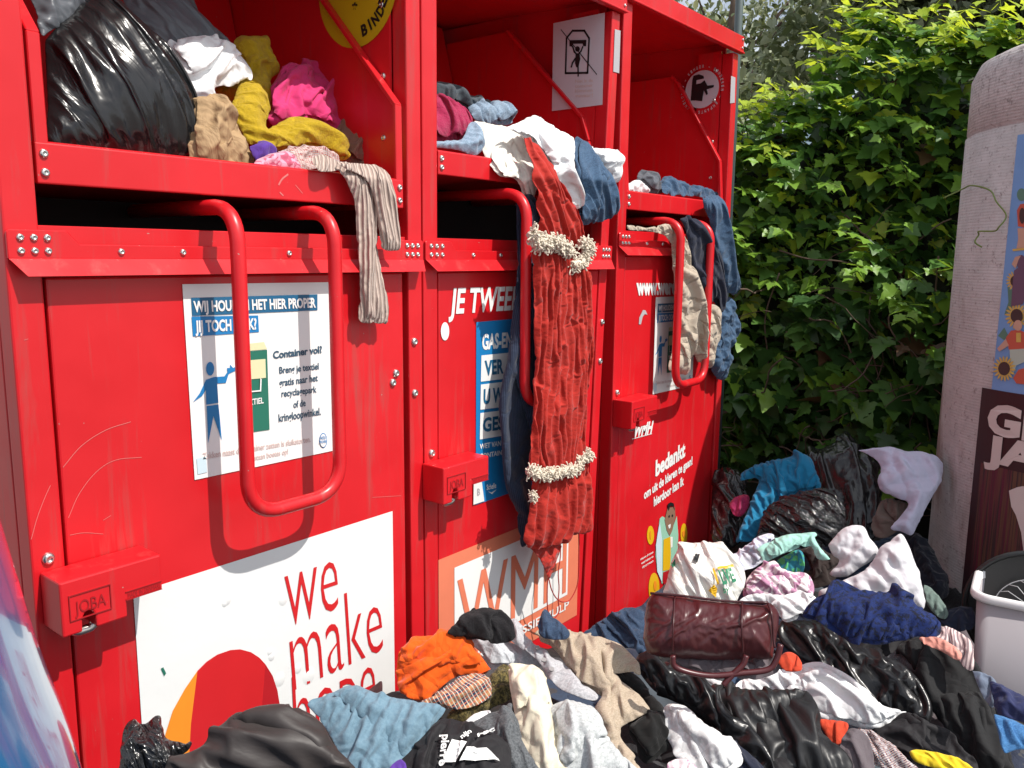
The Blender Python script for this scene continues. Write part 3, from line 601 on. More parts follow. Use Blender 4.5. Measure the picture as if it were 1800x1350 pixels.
# blue bottle bank at the left edge
BCEN = np.array([-.74, -.57])
mt, nt, bs = newmat('glossy_blue_shell'); tc = nt.nodes.new('ShaderNodeTexCoord'); f = noise(nt, tc.outputs['Object'], 5, 5, .6)
nt.links.new(mixc(nt, f, (.006, .085, .22), (.014, .14, .32)), bs.inputs['Base Color']); bs.inputs['Roughness'].default_value = .14; bs.inputs['Coat Weight'].default_value = .8; bs.inputs['Coat Roughness'].default_value = .05
bump(nt, bs, noise(nt, tc.outputs['Object'], 5, 3, .5, .5, (1, 1, .35)), .14, .03)
bank = thing('bottle_bank', (BCEN[0], BCEN[1], 0), 'glossy blue domed bottle bank at the left edge of the photo', 'bottle bank')
prof = [(.62, .0), (.66, .06), (.655, .3), (.615, .7), (.566, .94), (.534, 1.148), (.510, 1.26), (.495, 1.345), (.481, 1.43), (.470, 1.50), (.445, 1.62), (.40, 1.72), (.31, 1.81), (.18, 1.86), (.06, 1.875), (.001, 1.876)]
s = MB(); pp = smooth_path([(a, 0, b) for a, b in prof], 4); s.lathe([(max(.001, q[0]), q[2]) for q in pp], (BCEN[0], BCEN[1], 0), 96); s.build('shell', mt, bank, True)
for a in (2.2, 4.3):
    s = MB(); c = np.array([BCEN[0] + .49 * math.cos(a), BCEN[1] + .49 * math.sin(a), 1.45]); d = np.array([math.cos(a), math.sin(a), .12])
    s.tube([c - d * .06, c + d * .03], .095, 20); s.build('bottle_opening', DARK, bank, True)
s = MB(); s.tube([(BCEN[0], BCEN[1], 1.86), (BCEN[0], BCEN[1], 1.93)], .03, 12); s.build('lifting_lug', STEEL, bank, True)
# white tub with a black round fan guard standing in it
GT = flat('tub_plastic_shaded', (.42, .39, .41), .45, var=.05, scale=6); GT2 = flat('tub_plastic_lit', (.80, .79, .78), .35, var=.03)  # one white plastic: body greyed as unlit, rim left bright as lit
tubD = 2.75
def at_depth(px, py, d):
    r = ray(px, py); return CAM + r / F * d
tl_ = at_depth(1714, 1040, tubD); wid = .37; hgt_ = tl_[2] - .012
r0 = ray(1714, 1028); ux = np.array([.10, -.995, 0]); uy = np.array([.995, .10, 0])     # the tub's own axes
def tub_ring(e, z, rad, n=6):
    o = []
    for cx, cy, a0 in ((wid - rad, rad, -90), (wid - rad, .26 - rad, 0), (rad, .26 - rad, 90), (rad, rad, 180)):
        for k in range(n + 1):
            a = R(a0 + 90 * k / n); x = cx + (rad + e) * math.cos(a); y = cy + (rad + e) * math.sin(a)
            o.append(np.array([tl_[0], tl_[1], 0]) + ux * x + uy * y + np.array([0, 0, z]))
    return o
tub = thing('plastic_tub', (tl_[0], tl_[1], tl_[2] - hgt_), 'white plastic tub, body tinted grey for shade, at the right edge, below the posters', 'tub')
zt_ = tl_[2]
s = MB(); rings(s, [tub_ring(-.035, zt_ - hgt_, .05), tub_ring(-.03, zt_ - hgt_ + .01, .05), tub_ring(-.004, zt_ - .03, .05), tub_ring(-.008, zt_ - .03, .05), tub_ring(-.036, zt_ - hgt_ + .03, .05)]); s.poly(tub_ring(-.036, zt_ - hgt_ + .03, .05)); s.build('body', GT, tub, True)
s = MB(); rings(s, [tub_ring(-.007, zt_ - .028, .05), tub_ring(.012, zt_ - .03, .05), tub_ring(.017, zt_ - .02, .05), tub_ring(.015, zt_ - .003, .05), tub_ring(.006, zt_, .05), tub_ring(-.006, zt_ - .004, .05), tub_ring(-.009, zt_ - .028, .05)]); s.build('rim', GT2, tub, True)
fan = thing('fan_guard', at_depth(1800, 1050, tubD + .1), 'black round wire fan guard standing in the white tub', 'fan')
fc = at_depth(1818, 1082, tubD + .10); fr = .215
nv = -ray(1822, 1075); nv[2] *= .4; nv = nv / np.linalg.norm(nv); fu = np.cross((0, 0, 1), nv); fu = fu / np.linalg.norm(fu); fv = np.cross(nv, fu)
def fring(r_, d): return [fc + fu * r_ * math.cos(6.28318 * k / 40) + fv * r_ * math.sin(6.28318 * k / 40) + nv * d for k in range(41)]
FB = flat('fan_black_plastic', (.02, .022, .022), .3, var=.2); FW = flat('fan_wire_grey', (.40, .41, .42), .4)
s = MB(); s.tube(fring(fr, 0), .010, 8); s.build('outer_ring', FB, fan, True)
s = MB(); c0 = len(s.v); s.add([fc - nv * .03] + [p - nv * .004 for p in fring(fr - .008, 0)[:-1]], [(0, k + 1, (k + 1) % 40 + 1) for k in range(40)]); s.build('back_shell', FB, fan, True)
s = MB()
for k in range(20):
    a = 6.28318 * k / 20; a2 = a + .55
    s.tube([fc + (fu * math.cos(a) + fv * math.sin(a)) * .035 + nv * .035, fc + (fu * math.cos(a2) + fv * math.sin(a2)) * .11 + nv * .03, fc + (fu * math.cos(a2 + .2) + fv * math.sin(a2 + .2)) * (.125) + nv * .012], .0016, 5)
s.tube(fring(.035, .035), .003, 6); s.tube(fring(.125, .012), .002, 6); s.build('wire_grille', FW, fan, True)
# pole behind the third container
pz = WX(1297, 60, 3.9); PM = flat('pole_green_grey', (.07, .10, .10), .5)
s = MB(); s.tube([(pz[0], pz[1], 0), (pz[0], pz[1], 5.2)], .022, 14); tag(s.build('lamp_pole', PM, None, True), 'thin dark grey metal pole rising behind the farthest red container', 'pole')

# ------------------------------------------------------------------ cloth: outlines laid on their own surface and buckled into folds
def fnoise(u, v, sc_, seed, n=7, ax=1.0):
    g = np.random.default_rng(seed); o = np.zeros_like(u)
    for k in range(n):
        a = g.uniform(0, 2 * math.pi); f = sc_ * g.uniform(.5, 1.7); o += np.sin(f * (u * math.cos(a) * ax + v * math.sin(a)) + g.uniform(0, 6.28) + 1.3 * np.sin(f * .6 * (v - u) + k))
    return o / n
def poly_sdf(P, Q):
    """signed distance (positive inside) of points P to polygon Q, with the nearest boundary point"""
    n = len(Q); best = np.full(len(P), 1e9); near = np.zeros_like(P); ins = np.zeros(len(P), bool)
    for i in range(n):
        a, b = Q[i], Q[(i + 1) % n]; d = b - a; t = np.clip(((P - a) @ d) / (d @ d + 1e-12), 0, 1); c = a + t[:, None] * d
        q = np.hypot(*(P - c).T); k = q < best; best[k] = q[k]; near[k] = c[k]
        cond = (a[1] > P[:, 1]) != (b[1] > P[:, 1])
        with np.errstate(divide='ignore', invalid='ignore'): xi = a[0] + (P[:, 1] - a[1]) / (b[1] - a[1]) * (b[0] - a[0])
        ins ^= cond & (P[:, 0] < xi)
    return np.where(ins, best, -best), near
def grid_of(Q, h):
    lo, hi = Q.min(0) - h, Q.max(0) + h; nu, nv_ = int((hi[0] - lo[0]) / h) + 2, int((hi[1] - lo[1]) / h) + 2
    gu, gv = np.meshgrid(lo[0] + h * np.arange(nu), lo[1] + h * np.arange(nv_), indexing='ij')
    P2 = np.stack([gu.ravel(), gv.ravel()], 1); sd, near = poly_sdf(P2, Q)
    act = (sd > -.5 * h); snap = act & (sd < .45 * h); P2[snap] = near[snap]; sd = np.maximum(sd, 0); sd[snap] = 0
    sh = (nu, nv_); return P2[:, 0].reshape(sh), P2[:, 1].reshape(sh), act.reshape(sh), sd.reshape(sh), (snap & act).reshape(sh), lo
# pile height above the ground, before any garment
HX = [-.5, 0, .4, .9, 1.4, 1.9, 2.4, 2.8, 3.3, 3.8, 4.2, 4.6]; HZ = [.62, .66, .66, .60, .50, .40, .40, .42, .44, .46, .36, .2]
def pileH(x, y): return np.interp(x, HX, HZ) - .10 * np.maximum(0, -y - .3) - .10 * np.maximum(0, y + .15)
def pile_hit(px, py):
    r = ray(px, py); t = .4 / F
    for k in range(2000):
        q = CAM + r * t
        if q[2] < pileH(q[0], q[1]): return q
        t += .004 / F
    return q
GARM = {}; JOBS = []
def cloth(name, cat, label, t, poly, mat, fold=90, ex=.25, ey=.10, B=.015, w=.03, tilt=.6, lift=0.0, mode='pile', y=None, lean=None, at=None, lump=.010, lam=.14, grow=.5, bend=4, wave=0, wl=.05, pleat=0,
          group=None, drape=None, thick=.002, relief=None, parent=None, skirt=.004, depth=None, sub=1, h=None, pin=.25, self_=True, layer=None):
    """register a garment: its outline on a plane of its own; the cloth solver lays out its folds later"""
    q = np.array([CR[t](*p) for p in poly], float); c = np.array(CR[t](*at)) if at else q.mean(0)
    if mode == 'pile':
        P0 = pile_hit(*c) if depth is None else at_depth(c[0], c[1], depth); vd = CAM - P0; vd = vd / np.linalg.norm(vd); N = tilt * vd + (1 - tilt) * np.array([0, 0, 1.]); N = N / np.linalg.norm(N)
    else:
        P0 = W(c[0], c[1], y); N = np.array([0, -1., 0]) if lean is None else np.array([0, -math.cos(R(lean)), math.sin(R(lean))])
    P0 = P0 + N * lift
    a = R(fold); Vd = on_plane(c + 20 * np.array([math.cos(a), math.sin(a)]), P0, N) - P0; V = Vd / np.linalg.norm(Vd); U = np.cross(V, N)
    P3 = [on_plane(p, P0, N) - P0 for p in q]; Q = np.array([[p @ U, p @ V] for p in P3])
    Q2 = np.array([k[:2] for k in smooth_path([(*p, 0) for p in list(Q) + [Q[0]]], 3)[:-1]])
    area = abs(np.sum(Q[:, 0] * np.roll(Q[:, 1], -1) - Q[:, 1] * np.roll(Q[:, 0], -1))) / 2
    me = bpy.data.meshes.new(name); me.materials.append(mat); ob = bpy.data.objects.new(name, me); COL.objects.link(ob)
    if parent is not None: ob.parent = parent; ORG[ob.name] = ORG[parent.name]
    else: ob.location = P0; ORG[ob.name] = np.array(P0)
    if thick: sm = ob.modifiers.new('thickness', 'SOLIDIFY'); sm.thickness = thick; sm.offset = -1
    if sub: ss = ob.modifiers.new('smooth', 'SUBSURF'); ss.levels = 0; ss.render_levels = sub
    tag(ob, label, cat if parent is None else None, group)
    if area < .007 and mode == 'pile': pin, grow = max(pin, .4), min(grow, .32)
    J = dict(ob=ob, Q=Q2, h=h or float(np.clip(math.sqrt(area / 1300), .0068, .0115)), B=B, w=w, lump=lump, lam=lam, ex=1.3 * ex, ey=1.5 * ey, grow=grow, pleat=pleat, bend=bend, seed=sum(map(ord, label)) % 9973, P0=P0, U=U, V=V, N=N,
             drape=drape, relief=relief, skirt=skirt, pin=pin, self_=self_, wave=wave, wl=wl)
    GARM[label] = J; JOBS.append(J)
    if layer is None: layer = parent is None and area > .012 and relief is None and cat != 'bag'
    if layer:               # the upper layer of a garment that lies doubled over
        g = np.random.default_rng(J['seed'] + 77); ctr = Q2.mean(0); th = g.uniform(0, 2 * math.pi); n2 = np.array([math.cos(th), math.sin(th)]); ext = np.abs((Q2 - ctr) @ n2).max(); cut = -g.uniform(.0, .35) * ext; C2_ = []
        for a_, b_ in zip(Q2, np.roll(Q2, -1, 0)):
            da, db = (a_ - ctr) @ n2 - cut, (b_ - ctr) @ n2 - cut
            if da >= 0: C2_.append(a_)
            if da * db < 0: C2_.append(a_ + (b_ - a_) * da / (da - db))
        C2_ = np.array(C2_); m2_ = C2_.mean(0); C2_ = m2_ + (C2_ - m2_) * .90
        if len(C2_) > 6:
            k_ = ob.copy(); k_.data = bpy.data.meshes.new('upper_layer'); k_.data.materials.append(mat); k_.name = 'upper_layer'; COL.objects.link(k_)
            for p_ in list(k_.keys()): del k_[p_]
            k_.location = (0, 0, 0); k_.parent = ob; ORG[k_.name] = np.array(P0); J2 = dict(J); J2.update(ob=k_, Q=C2_, P0=P0 + N * g.uniform(.016, .024), seed=J['seed'] + 1009, pin=.1); JOBS.append(J2)
    return ob
def lay_cloth(frames=30, S=4.0):
    """Blender's cloth solver: every piece starts squeezed inside its outline on its own low dome and buckles into folds"""
    tmp = []; cols = int(math.ceil(math.sqrt(len(JOBS))))
    def dome(j, u, v, sd): return j['B'] * (1 - np.exp(-sd / j['w'])) + j['lump'] * 1.5 * fnoise(u, v, 2 * math.pi / j['lam'], j['seed'] + 5) * (1 - np.exp(-sd / .03)) - j['skirt'] * np.exp(-sd / .02)
    for i, j in enumerate(JOBS):
        Q = j['Q']; h = j['h']; c = (Q.min(0) + Q.max(0)) / 2; u, v, A, sd, bd, lo = grid_of(Q, h); edge = 1 - np.exp(-sd / .03)
        off = np.array([(i % cols) * 8.0, (i // cols) * 8.0, 0]); g = np.random.default_rng(j['seed'])
        z = dome(j, u, v, sd) + .005 + .003 * g.random(u.shape) + .006 * (1 + fnoise(u, v * .6, 2 * math.pi / .06, j['seed'] + 1, 9)) * edge
        if j['wave']: z = z + j['wave'] * (.5 + .5 * np.sin(2 * math.pi * (u + .02 * fnoise(u, v, 14, j['seed'] + 7)) / j['wl']))
        idx = -np.ones(A.shape, int); idx[A] = np.arange(A.sum()); q4 = np.stack([idx[:-1, :-1], idx[1:, :-1], idx[1:, 1:], idx[:-1, 1:]], -1).reshape(-1, 4); cnt = (q4 >= 0).sum(1)
        f = [tuple(q) for q in q4[cnt == 4]] + [tuple(k for k in q if k >= 0) for q in q4[cnt == 3]]
        used = np.unique([k for q in f for k in q]); rem = -np.ones(A.sum(), int); rem[used] = np.arange(len(used)); f = [tuple(int(rem[k]) for k in q) for q in f]
        uu, vv = u[A][used], v[A][used]; V_ = np.stack([uu - c[0], vv - c[1], z[A][used]], 1) * S + off
        me = bpy.data.meshes.new('sim'); ob = bpy.data.objects.new('sim', me); COL.objects.link(ob)
        if j['pleat']:          # starts wide and is drawn together sideways by its hems
            wide = V_.copy(); wide[:, 0] = (uu - c[0]) * S * (1 + j['pleat']) + off[0]; wide[:, 2] = V_[:, 2] * .6 + .01; me.from_pydata(wide.tolist(), [], f); me.update()
            ob.shape_key_add(name='Basis'); rk = ob.shape_key_add(name='gathered'); rk.data.foreach_set('co', V_.ravel()); rk.slider_max = 1
            rk.value = 0; rk.keyframe_insert('value', frame=1); rk.value = 1; rk.keyframe_insert('value', frame=22)
        else: me.from_pydata(V_.tolist(), [], f); me.update()
        bb = bd[A][used] & (fnoise(uu, vv, 2 * math.pi / .09, j['seed'] + 3, 7) > -j['pin'])
        vg = ob.vertex_groups.new(name='pin'); vg.add([int(k) for k in np.nonzero(bb)[0]], 1.0, 'REPLACE')
        gg = ob.vertex_groups.new(name='grow'); fn = np.clip(.5 + 1.8 * fnoise(uu, vv, 2 * math.pi / .16, j['seed'] + 2), 0, 1)
        for k in range(len(used)): gg.add([k], float(fn[k]), 'REPLACE')
        cm = ob.modifiers.new('cloth', 'CLOTH'); cs = cm.settings
        cs.quality = 6; cs.mass = .3; cs.air_damping = 2.5; cs.tension_stiffness = cs.compression_stiffness = 25; cs.shear_stiffness = 12; cs.bending_stiffness = j['bend']
        cs.tension_damping = cs.compression_damping = 8; cs.shear_damping = 8; cs.bending_damping = .8; cs.shrink_min = -j['grow'] * .5; cs.shrink_max = -j['grow']
        cs.vertex_group_shrink = 'grow'; cs.vertex_group_mass = 'pin'; cs.pin_stiffness = 1; cs.effector_weights.gravity = 2
        cc = cm.collision_settings; cc.use_collision = True; cc.distance_min = .012; cc.collision_quality = 2; cc.use_self_collision = j['self_']; cc.self_distance_min = .015; cc.self_friction = 5; cc.friction = 12
        cm.point_cache.frame_start = 1; cm.point_cache.frame_end = frames
        n = 26; gu = np.linspace(Q[:, 0].min() - .08, Q[:, 0].max() + .08, n); gv = np.linspace(Q[:, 1].min() - .08, Q[:, 1].max() + .08, n); GU, GV = np.meshgrid(gu, gv, indexing='ij')
        s2, _ = poly_sdf(np.stack([GU.ravel(), GV.ravel()], 1), Q); s2 = np.maximum(s2, 0).reshape(GU.shape)
        V2 = np.stack([GU - c[0], GV - c[1], dome(j, GU, GV, s2) - .003], -1).reshape(-1, 3) * S + off
        m2 = bpy.data.meshes.new('dome'); m2.from_pydata(V2.tolist(), [], [(a * n + b, (a + 1) * n + b, (a + 1) * n + b + 1, a * n + b + 1) for a in range(n - 1) for b in range(n - 1)]); m2.update()
        d = bpy.data.objects.new('dome', m2); COL.objects.link(d); d.modifiers.new('c', 'COLLISION'); d.collision.thickness_outer = .01; d.collision.cloth_friction = 20
        j.update(sim=ob, c=c, off=off, faces=f, uu=uu, vv=vv, sd=sd[A][used]); tmp += [ob, d]
    hidden = [o for o in COL.objects if o not in tmp and o.type == 'MESH']
    for o in hidden: o.hide_viewport = True
    fe = sc.frame_end; sc.frame_end = frames
    for f in range(1, frames + 1): sc.frame_set(f)
    dg = bpy.context.evaluated_depsgraph_get()
    for j in JOBS:
        ev = j['sim'].evaluated_get(dg); co = np.zeros(len(j['uu']) * 3); ev.data.vertices.foreach_get('co', co); co = (co.reshape(-1, 3) - j['off']) / S; co[:, 0] += j['c'][0]; co[:, 1] += j['c'][1]
        if j['relief'] is not None: co[:, 2] += j['relief'](j['uu'], j['vv']) * (1 - np.exp(-j['sd'] / .02))
        V3 = j['P0'] + co[:, :1] * j['U'] + co[:, 1:2] * j['V'] + co[:, 2:3] * j['N']
        if j['drape']:
            zl_, kk_ = j['drape']; yt = V3[:, 1] + kk_ * np.maximum(0, V3[:, 2] - zl_); V3 = CAM + (V3 - CAM) * ((yt - CAM[1]) / (V3[:, 1] - CAM[1]))[:, None]
        j['V3'] = V3; j['co'] = co; me = j['ob'].data; me.from_pydata((V3 - ORG[j['ob'].name]).tolist(), [], j['faces'])
        me.polygons.foreach_set('use_smooth', [True] * len(j['faces'])); uvp = np.stack([j['uu'] * (1 + j['ex'] + .2), j['vv'] * (1 + j['ey'] + .2)], 1) + rng.uniform(0, 3, 2)
        ul = me.uv_layers.new(name='UVMap'); li = np.zeros(len(me.loops), int); me.loops.foreach_get('vertex_index', li); ul.data.foreach_set('uv', uvp[li].ravel()); hm = me.attributes.new('hem', 'FLOAT', 'POINT'); hm.data.foreach_set('value', j['sd']); me.update()
    for o in tmp: bpy.data.objects.remove(o)
    for o in hidden: o.hide_viewport = False
    sc.frame_set(1); sc.frame_end = fe
def cloth_point(j, px, py, d=.004):
    """3D point on a finished garment under a photo pixel"""
    p = on_plane((px, py), j['P0'], j['N']) - j['P0']; u, v = p @ j['U'], p @ j['V']; co = j['co']
    dd = (co[:, 0] - u) ** 2 + (co[:, 1] - v) ** 2; k = np.argpartition(dd, 9)[:9]
    return j['P0'] + u * j['U'] + v * j['V'] + (np.max(co[k, 2]) + d) * j['N']
# fabrics
c_ = cloth_mat
BAG = film_mat('black_bin_bag_film', (.010, .010, .011), .24, .55, .5, 6); BAGG = film_mat('grey_bin_bag_film', (.10, .11, .125), .4, .4, .5, 6); BAGS = film_mat('shiny_black_bag_film', (.008, .008, .009), .12, .7, .9, 24)
BAGB = film_mat('charcoal_bag_film', (.030, .026, .025), .36, .4, .5, 9); BAGW = film_mat('white_carrier_bag_film', (.74, .73, .68), .4, .4, .5, 14)
KRAFT = film_mat('kraft_paper', (.36, .24, .13), .75, .25, .8, 10); LEATH = film_mat('maroon_leather', (.066, .012, .014), .34, .5, .16, 9, .1); BLEATH = film_mat('black_leather', (.014, .014, .015), .42, .45, .22, 8)
PUFF = film_mat('black_satin_nylon', (.012, .012, .013), .30, .5, .3, 10); PUFFB = film_mat('dark_brown_nylon', (.036, .030, .029), .50, .35, .12, 8)
WHC = c_('white_cotton', (.76, .77, .78)); WHC2 = c_('off_white_cotton', (.72, .70, .63)); CRM = c_('cream_twill', (.66, .60, .47)); BEI = c_('beige_wool', (.34, .265, .19), 'heather', (.47, .39, .30), 1.2); GRYL = c_('light_grey_jersey', (.42, .44, .47), 'heather', (.60, .62, .65)); GRYK = c_('pale_grey_knit', (.36, .38, .38), 'heather', (.56, .58, .58), .7)
GRYC = c_('grey_cardigan_knit', (.34, .34, .36), 'heather', (.50, .50, .52)); GRYD = c_('dark_grey_knit', (.055, .060, .065), 'heather', (.13, .14, .15)); BLK = c_('black_fleece', (.010, .009, .011), 'fleece', sheen=.08); BLKC = c_('black_wool_cloth', (.012, .012, .013), rough=.8, sheen=.06); BLKV = c_('black_velvet', (.006, .006, .006), sheen=.12)
BLKT = c_('black_jersey', (.014, .013, .015), rough=.7, sheen=.05); NAV = c_('navy_cotton', (.012, .016, .034)); NAVF = c_('royal_navy_fleece', (.010, .024, .115), 'lint', (.006, .008, .018), sheen=.05); DEN = c_('blue_denim', (.020, .046, .095), 'denim', (.055, .11, .19)); DEND = c_('dark_denim', (.014, .024, .050), 'denim', (.035, .065, .12)); DENL = c_('washed_denim', (.16, .24, .34), 'denim', (.28, .37, .47))
BLUC = c_('dusty_blue_cotton', (.125, .215, .285), 'heather', (.16, .26, .33), .6); ORA = c_('orange_cotton', (.74, .095, .004), wr=.4); PLA = c_('navy_orange_plaid', (.035, .045, .085), 'plaid', (.42, .24, .11)); TWE = c_('olive_tweed', (.032, .026, .008), 'tweed', (.20, .155, .05)); YLF = c_('yellow_fleece', (.62, .42, .012), 'fleece', sheen=.1); YLC = c_('yellow_cotton', (.74, .54, .02)); PNK = c_('pink_fleece', (.60, .035, .16), sheen=.1); PNKT = c_('pink_terry', (.48, .02, .10), 'fleece')
BRN = c_('brown_jersey', (.21, .105, .075)); PUR = c_('purple_cotton', (.09, .035, .27)); PNL = c_('pale_pink_cotton', (.66, .34, .44), 'print', (.50, .10, .17), 1.2); TPL = c_('red_white_plaid', (.50, .45, .46), 'plaid', (.22, .06, .09), 1.6); STR = c_('ribbed_beige_stripe', (.60, .47, .40), 'ribstripe', (.36, .26, .22)); RUST = c_('rust_red_crochet', (.40, .022, .014), 'crochet', wr=.35); RUSTP = c_('rust_red_cotton', (.40, .022, .014), wr=.4)
SHIRTB = c_('navy_pinstripe', (.010, .016, .038), 'stripes', (.028, .042, .075), 3.2); TEE = c_('teal_blue_jersey', (.006, .15, .29)); LIL = c_('lilac_quilt', (.52, .52, .66), wr=.2); QWH = c_('white_quilt', (.60, .59, .62), wr=.1); MNT = c_('mint_cotton', (.33, .60, .52)); GRP = c_('green_print', (.10, .46, .17), 'print', (.03, .22, .30), .8); LAV = c_('lavender_cotton', (.48, .50, .62), 'print', (.62, .63, .70), .6); BABY = c_('pink_print_cotton', (.70, .62, .64), 'print', (.44, .22, .34), .7)
CARGO = c_('beige_cargo_twill', (.44, .37, .29), wr=.7); SLT = c_('slate_cotton', (.06, .075, .09)); MAUV = c_('grey_mauve_jersey', (.115, .095, .105)); BPLD = c_('navy_white_check', (.018, .04, .085), 'plaid', (.38, .45, .52), 1.8); GRYW = c_('white_grey_lawn', (.56, .56, .56), 'print', (.68, .68, .68), 1.2); PEACH = c_('peach_cotton', (.62, .26, .21)); PNST = c_('pink_stripe_cotton', (.70, .55, .53), 'stripes', (.25, .18, .19), 1.5); MAGE = c_('magenta_cotton', (.33, .02, .09)); GRGN = c_('grey_green_cotton', (.13, .18, .16)); BLUJ = c_('bright_blue_denim', (.030, .11, .27), 'denim', (.06, .19, .40)); TRIM = c_('cream_wool_trim', (.72, .64, .52), 'fleece'); BRNP = c_('brown_card', (.14, .10, .085)); ORA2 = c_('tomato_red_cotton', (.55, .055, .02))
def quilt(a, k): return lambda u, v: 2.6 * a * (np.abs(np.sin(k * (u + v)) * np.sin(k * (u - v))) + .01) ** .4
PILE = 'clothes in the heap on the ground'
def heap(name, cat, label, t, poly, mat, **k):
    k.setdefault('group', PILE)
    if cat not in ('bag', 'quilt', 'blanket') and 'pleat' not in k: k.update(pleat=.38, grow=min(k.get('grow', .5), .28)); k.setdefault('pin', .0)
    return cloth(name, cat, label, t, poly, mat, **k)

# --- first hopper
IN1 = 'things stuffed in the first hopper'
def hop(name, cat, label, t, poly, mat, y, lean=25, **k):
    return cloth(name, cat, label, t, poly, mat, mode='wall', y=y, lean=lean, **k)
hop('rubbish_bag', 'bag', 'large shiny black bin bag filling the left of the first hopper', 'A', [(183, 170), (240, 105), (300, 60), (330, 20), (420, -20), (500, 10), (560, 70), (640, 150), (730, 235), (790, 340), (822, 430), (830, 520), (815, 665), (640, 660), (480, 650), (205, 625), (196, 460), (188, 300)], BAG, .17, 14, fold=60, pleat=.35, grow=.10, bend=3, pin=.6, B=.08, w=.08, thick=.002, lump=.008, lam=.2, h=.0085)
hop('rubbish_bag', 'bag', 'dull grey bag at the top left corner of the first hopper', 'A', [(105, -40), (370, -40), (345, 30), (300, 78), (250, 110), (200, 140), (170, 155), (150, 60)], BAGG, .20, 25, fold=30, ex=.14, B=.025, lam=.2, thick=.002)
hop('rubbish_bag', 'bag', 'slate grey bag slumped behind the white pillow in the first hopper', 'A', [(480, -60), (760, -60), (830, 60), (900, 130), (985, 215), (1000, 260), (880, 300), (720, 280), (620, 160), (540, 60)], BAGG, .33, 25, fold=50, pleat=.25, grow=.12, bend=3, B=.05, w=.05, lam=.2, thick=.002)
hop('white_shirt', 'clothing', 'crumpled white shirt spilling beside the black bin bag in the first hopper', 'A', [(685, 212), (735, 178), (800, 164), (870, 166), (950, 195), (1000, 240), (1027, 275), (1010, 320), (960, 350), (900, 365), (880, 385), (885, 412), (850, 435), (815, 425), (790, 360), (740, 280)], WHC, .25, 25, fold=130, pleat=.45, grow=.2, pin=0, B=.025)
hop('kraft_bag', 'paper bag', 'crumpled brown kraft paper bag in the first hopper', 'A', [(790, 420), (880, 400), (920, 420), (960, 480), (1000, 550), (1040, 630), (1062, 690), (940, 700), (790, 690)], KRAFT, .12, 20, fold=70, ex=.14, ey=.1, B=.025)
hop('yellow_fleece', 'clothing', 'olive yellow fleece standing at the back of the first hopper', 'A', [(955, 195), (985, 178), (1085, 163), (1110, 175), (1122, 225), (1150, 285), (1155, 310), (1125, 340), (1120, 470), (1050, 480), (960, 430), (900, 390), (900, 365), (970, 345), (1010, 300)], YLF, .36, 25, fold=90, ex=.12, B=.025)
hop('yellow_fleece', 'clothing', 'bright yellow fleece sleeve curling over the front of the first hopper', 'A', [(945, 470), (975, 400), (992, 355), (1040, 338), (1075, 370), (1112, 405), (1118, 470), (1105, 545), (1150, 520), (1205, 505), (1290, 528), (1360, 555), (1425, 595), (1445, 640), (1435, 670), (1400, 668), (1350, 640), (1290, 618), (1200, 625), (1120, 632), (1070, 615), (1030, 600), (1005, 560), (980, 520)], YLF, .20, 30, fold=20, pleat=.4, grow=.2, B=.045, w=.035)
hop('pink_fleece', 'clothing', 'bright pink fleece heaped in the first hopper', 'A', [(1105, 500), (1130, 440), (1125, 370), (1160, 310), (1190, 278), (1260, 280), (1325, 262), (1360, 310), (1400, 340), (1440, 395), (1472, 440), (1455, 495), (1400, 545), (1340, 530), (1270, 505), (1200, 515), (1140, 530)], PNK, .30, 30, fold=125, pleat=.45, grow=.25, bend=3, pin=0, B=.025)
hop('brown_jumper', 'clothing', 'brown jersey top bundled at the right end of the first hopper', 'A', [(1385, 560), (1420, 510), (1475, 470), (1510, 500), (1530, 560), (1560, 625), (1562, 700), (1470, 690), (1430, 660), (1420, 610)], BRN, .22, 30, fold=120, pleat=.6, grow=.15, B=.025)
hop('purple_cloth', 'clothing', 'small purple cloth at the edge of the first hopper', 'A', [(1040, 612), (1095, 598), (1140, 622), (1150, 650), (1080, 680), (1055, 660)], PUR, .08, 35, B=.02, w=.03)
hop('pink_cloth', 'clothing', 'pale pink flowered cloth lying on the lip of the first hopper', 'A', [(1060, 670), (1100, 652), (1160, 640), (1210, 660), (1242, 695), (1240, 730), (1060, 710)], PNL, .05, 40, B=.02, w=.03)
hop('plaid_shirt', 'clothing', 'red and white plaid shirt folded behind the striped sweater', 'A', [(1155, 635), (1230, 615), (1310, 620), (1390, 650), (1410, 680), (1340, 700), (1245, 715), (1200, 670)], TPL, .09, 45, fold=10, B=.02)
sw = thing('striped_sweater', W(660, 330, -.03), 'beige striped ribbed sweater with two sleeves hanging over the first hopper', 'sweater')
for (pl, yy, f_) in (([(1290, 660), (1340, 640), (1400, 668), (1470, 680), (1530, 720), (1560, 800), (1570, 900), (1565, 1000), (1580, 1100), (1600, 1200), (1614, 1340), (1555, 1345), (1492, 1335), (1495, 1220), (1490, 1100), (1480, 960), (1475, 850), (1450, 780), (1410, 715), (1330, 715)], -.035, 88),
                     ([(1395, 675), (1480, 678), (1570, 690), (1620, 730), (1640, 800), (1648, 900), (1662, 1025), (1640, 1045), (1588, 1035), (1575, 960), (1560, 860), (1540, 780), (1500, 730), (1440, 705)], -.055, 80)):
    cloth('sleeve', 'sweater', 'beige ribbed sleeve', 'A', pl, STR, mode='wall', y=yy, fold=f_, pleat=.35, grow=.05, bend=8, B=.015, w=.02, drape=(W(1500/2.3684, 715/2.3684, 0)[2] - .02, .9), parent=sw, lump=.004)

